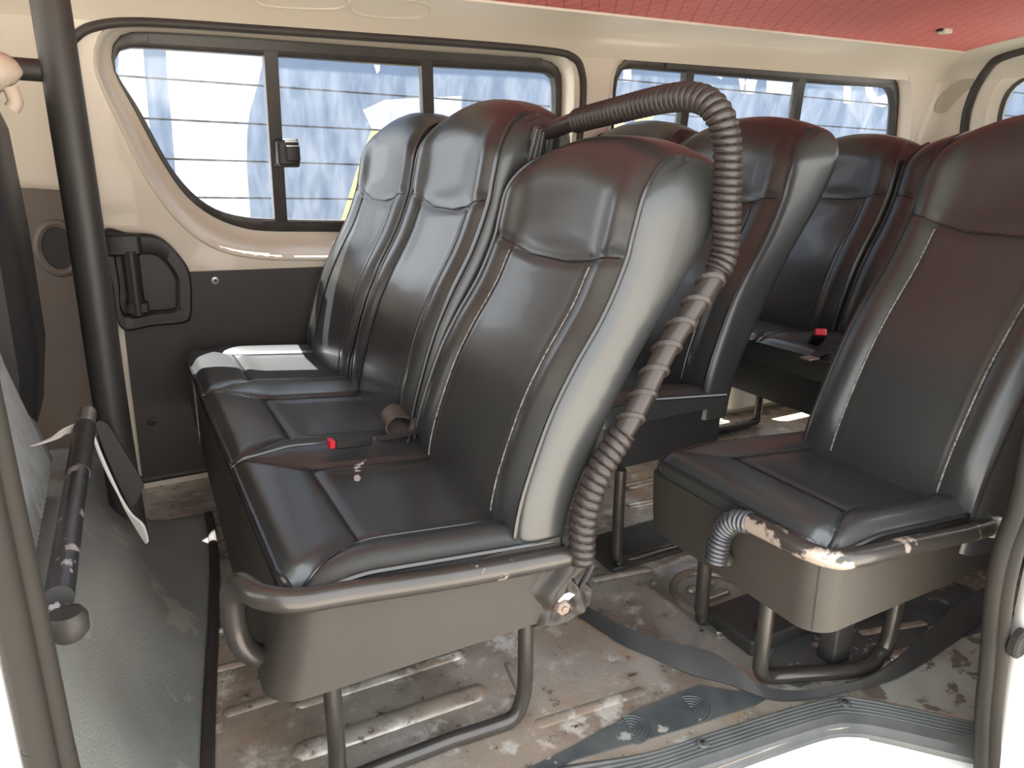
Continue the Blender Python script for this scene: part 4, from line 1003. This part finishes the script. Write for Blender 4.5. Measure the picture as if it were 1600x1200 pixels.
for i in range(n):
    t = i / (n - 1); y = 0.90 + 0.56 * t; x = -0.155 + 0.004 * math.sin(t * 2 * math.pi * 30); e_ = 0.05 * smooth(0.9, 1.0, t)
    rowsP.append([(x - 0.14, y, 0.38), (x - 0.03, y, 0.385), (x, y, 0.43), (x - 0.012, y, 0.50), (x - 0.035 - e_, y, 0.62), (x - 0.06 - e_, y, 0.85), (x - 0.09 - e_, y, 0.98), (x - 0.15, y, 1.0), (x - 0.20, y, 0.9), (x - 0.18, y, 0.6)])
obj('seat_back', loft(rowsP, closed=True, cap=True), 'ribbed', PS, angle=70)
# cab door panel on the far side
D3 = empty('door_3', (-0.6, WALL, 0.5)); tag(D3, kind='structure')
obj('inner_panel', slab([(-1.25, 0.05), (-0.075, 0.05), (-0.075, 0.86), (-0.2, 0.87), (-1.25, 0.88)], lambda a, b, d: (a, WALL - 0.05 - lean(b) + d, b), 0.045), 'door_trim', D3, smoothed=False)
hc_ = ony(92, 388, 2.2)
obj('handle_ring', tube([(hc_[0] + 0.045 * math.cos(a), hc_[1] - 0.0, hc_[2] + 0.062 * math.sin(a)) for a in np.linspace(0, 2 * math.pi, 32, endpoint=False)], 0.011, 8, closed=True), 'door_trim', D3)
obj('handle_recess', slab([(hc_[0] + 0.035 * math.cos(a), hc_[2] + 0.052 * math.sin(a)) for a in np.linspace(0, 2 * math.pi, 24, endpoint=False)], lambda a, b, d: (a, hc_[1] - 0.002 + d, b), 0.006), 'black', D3, smoothed=False)
gc = ony(4, 116, 1.66)
GH = empty('grab_handle', tuple(gc)); tag(GH, 'beige rounded plastic handle above the driver seat at the cab pillar', 'handle')
M['beige'] = mat('beige_plastic', (0.50, 0.42, 0.34), 0.5, noise=(5, 0.4))
obj('grip', tube(crom([gc + np.array(q) for q in ((-0.25, 0.03, 0.004), (-0.06, 0.0, 0.006), (-0.01, 0, 0.004), (0.006, 0, 0.001), (0.017, 0, -0.004), (0.022, 0, -0.008))], 8), lambda s_, q: 0.036 * math.sqrt(max(0.004, 1 - max(0, (s_ - 0.238) / 0.042) ** 2)), 16), 'beige', GH, angle=80)
obj('hook', tube(crom([gc + np.array(q) for q in ((0.008, -0.005, -0.022), (0.012, -0.006, -0.045), (0.004, -0.006, -0.058))], 6), 0.013, 10), 'beige', GH)

# ------------------------------------------------------------------ outside: painted board fence, ground
o = obj('ground', box(-30, 30, -30, 30, -0.60, -0.55), 'concrete', smoothed=False); tag(o, kind='structure')
fd = np.array((1.0, -0.047, -0.032)); FY = 4.0
FE = empty('board_fence', (0.4, FY, 0.0)); tag(FE, 'horizontal board fence painted blue with white and yellow lettering outside the windows', 'fence')
def fpt(a, b, d=0.0):                                  # a along the boards, b up, d out of the boards towards the van
    return np.array((a, FY + fd[1] * a - d, b + fd[2] * a))
BH = 0.1765
M['f_back'] = mat('fence_backing', (0.02, 0.022, 0.028), 0.8)
obj('backing', loft([[fpt(a, -0.55, -0.03), fpt(a, -0.55, -0.012), fpt(a, 2.76, -0.012), fpt(a, 2.76, -0.03)] for a in (0.0, 9.0)], cap=True), 'f_back', FE, smoothed=False)  # dark sheet added behind the gaps; blocks the sun so joints stay dark
for k in range(-8, 10):
    z0 = 0.945 + k * BH
    obj('plank', loft([[fpt(a, z0 + 0.0045, -0.010), fpt(a, z0 + 0.0045, 0.008), fpt(a, z0 + BH - 0.0045, 0.008), fpt(a, z0 + BH - 0.0045, -0.010)] for a in (0.0, 9.0)], cap=True), 'f_blue', FE, smoothed=False)
def fence_ab(x, y):
    Y = FY
    for _ in range(6):
        p = ony(x, y, Y); Y = FY + fd[1] * p[0]
    return (p[0], p[2] - fd[2] * p[0])
def painted(px, m, name='painted_shape'):              # paint stays on the boards: cut at every joint
    P = [fence_ab(x, y) for x, y in px]; parts = []
    for k in range(-8, 10):
        z0 = 0.945 + k * BH
        Q = [(b, a) for a, b in P]; Q = clip(Q, z0 + 0.0045, 1); Q = clip(Q, z0 + BH - 0.0045, -1) if len(Q) > 2 else Q
        R_ = []
        for b, a in Q:
            if not R_ or math.hypot(R_[-1][0] - a, R_[-1][1] - b) > 1e-4: R_.append((a, b))
        if len(R_) > 2: parts.append(slab(R_, lambda a, b, d: fpt(a, b, 0.009 - d), 0.001))
    return obj(name, join(*parts), m, FE, smoothed=False)
painted([(256, 40), (414, 50), (413, 85), (403, 130), (391, 170), (386, 205), (385, 260), (388, 300), (392, 350), (278, 350), (276, 300), (270, 220), (263, 140)], 'f_white')
painted([(185, 40), (221, 40), (226, 110), (233, 190), (240, 260), (205, 250), (185, 140)], 'f_white')
painted([(570, 40), (594, 40), (593, 110), (588, 116), (584, 104)], 'f_white')
painted([(579, 204), (720, 212), (640, 420), (505, 420), (532, 345), (555, 270)], 'f_yellow')
painted([(566, 172), (600, 156), (720, 150), (720, 209), (580, 201)], 'f_white')  # sunlit hot spot on the boards, put in as white paint
painted([(948, 180), (973, 180), (978, 205), (985, 230), (968, 240), (960, 225)], 'f_yellow'); painted([(992, 183), (1022, 180), (1004, 210), (975, 240)], 'f_yellow')
painted([(973, 60), (986, 60), (985, 128), (972, 128)], 'f_white', 'painted_letter')
painted([(1045, 60), (1128, 60), (1130, 112), (1126, 125), (1105, 112), (1045, 112)], 'f_white', 'painted_letter')
painted([(1140, 60), (1151, 60), (1166, 147), (1157, 147)], 'f_white', 'painted_letter'); painted([(1186, 60), (1200, 60), (1176, 147), (1157, 147)], 'f_white', 'painted_letter')
painted([(1196, 60), (1250, 60), (1248, 150), (1196, 146)], 'f_white', 'painted_letter')
painted([(1318, 60), (1331, 60), (1327, 163), (1316, 161)], 'f_white', 'painted_letter')
ring_ = [(1346, 60), (1347, 120), (1352, 150), (1366, 165), (1378, 168), (1390, 160), (1402, 135), (1412, 60), (1400, 60), (1390, 130), (1382, 147), (1370, 152), (1362, 140), (1358, 118), (1358, 60)]
painted(ring_, 'f_white', 'painted_letter')
# pale building behind the tailgate
o = empty('pale_building', (9.5, 4.5, -0.55)); tag(o, 'pale building with grey windows seen through the tailgate window', 'building')
obj('wall', box(9.4, 9.7, 1.5, 9, -0.55, 4), 'f_white', o, smoothed=False)
for y, z in ((4.0, 1.5), (4.6, 1.5), (5.2, 1.5), (4.6, 0.9), (5.4, 0.9), (3.4, 1.5)):
    obj('window', box(9.38, 9.41, y, y + 0.28, z, z + 0.3), 'f_blue', o, smoothed=False)
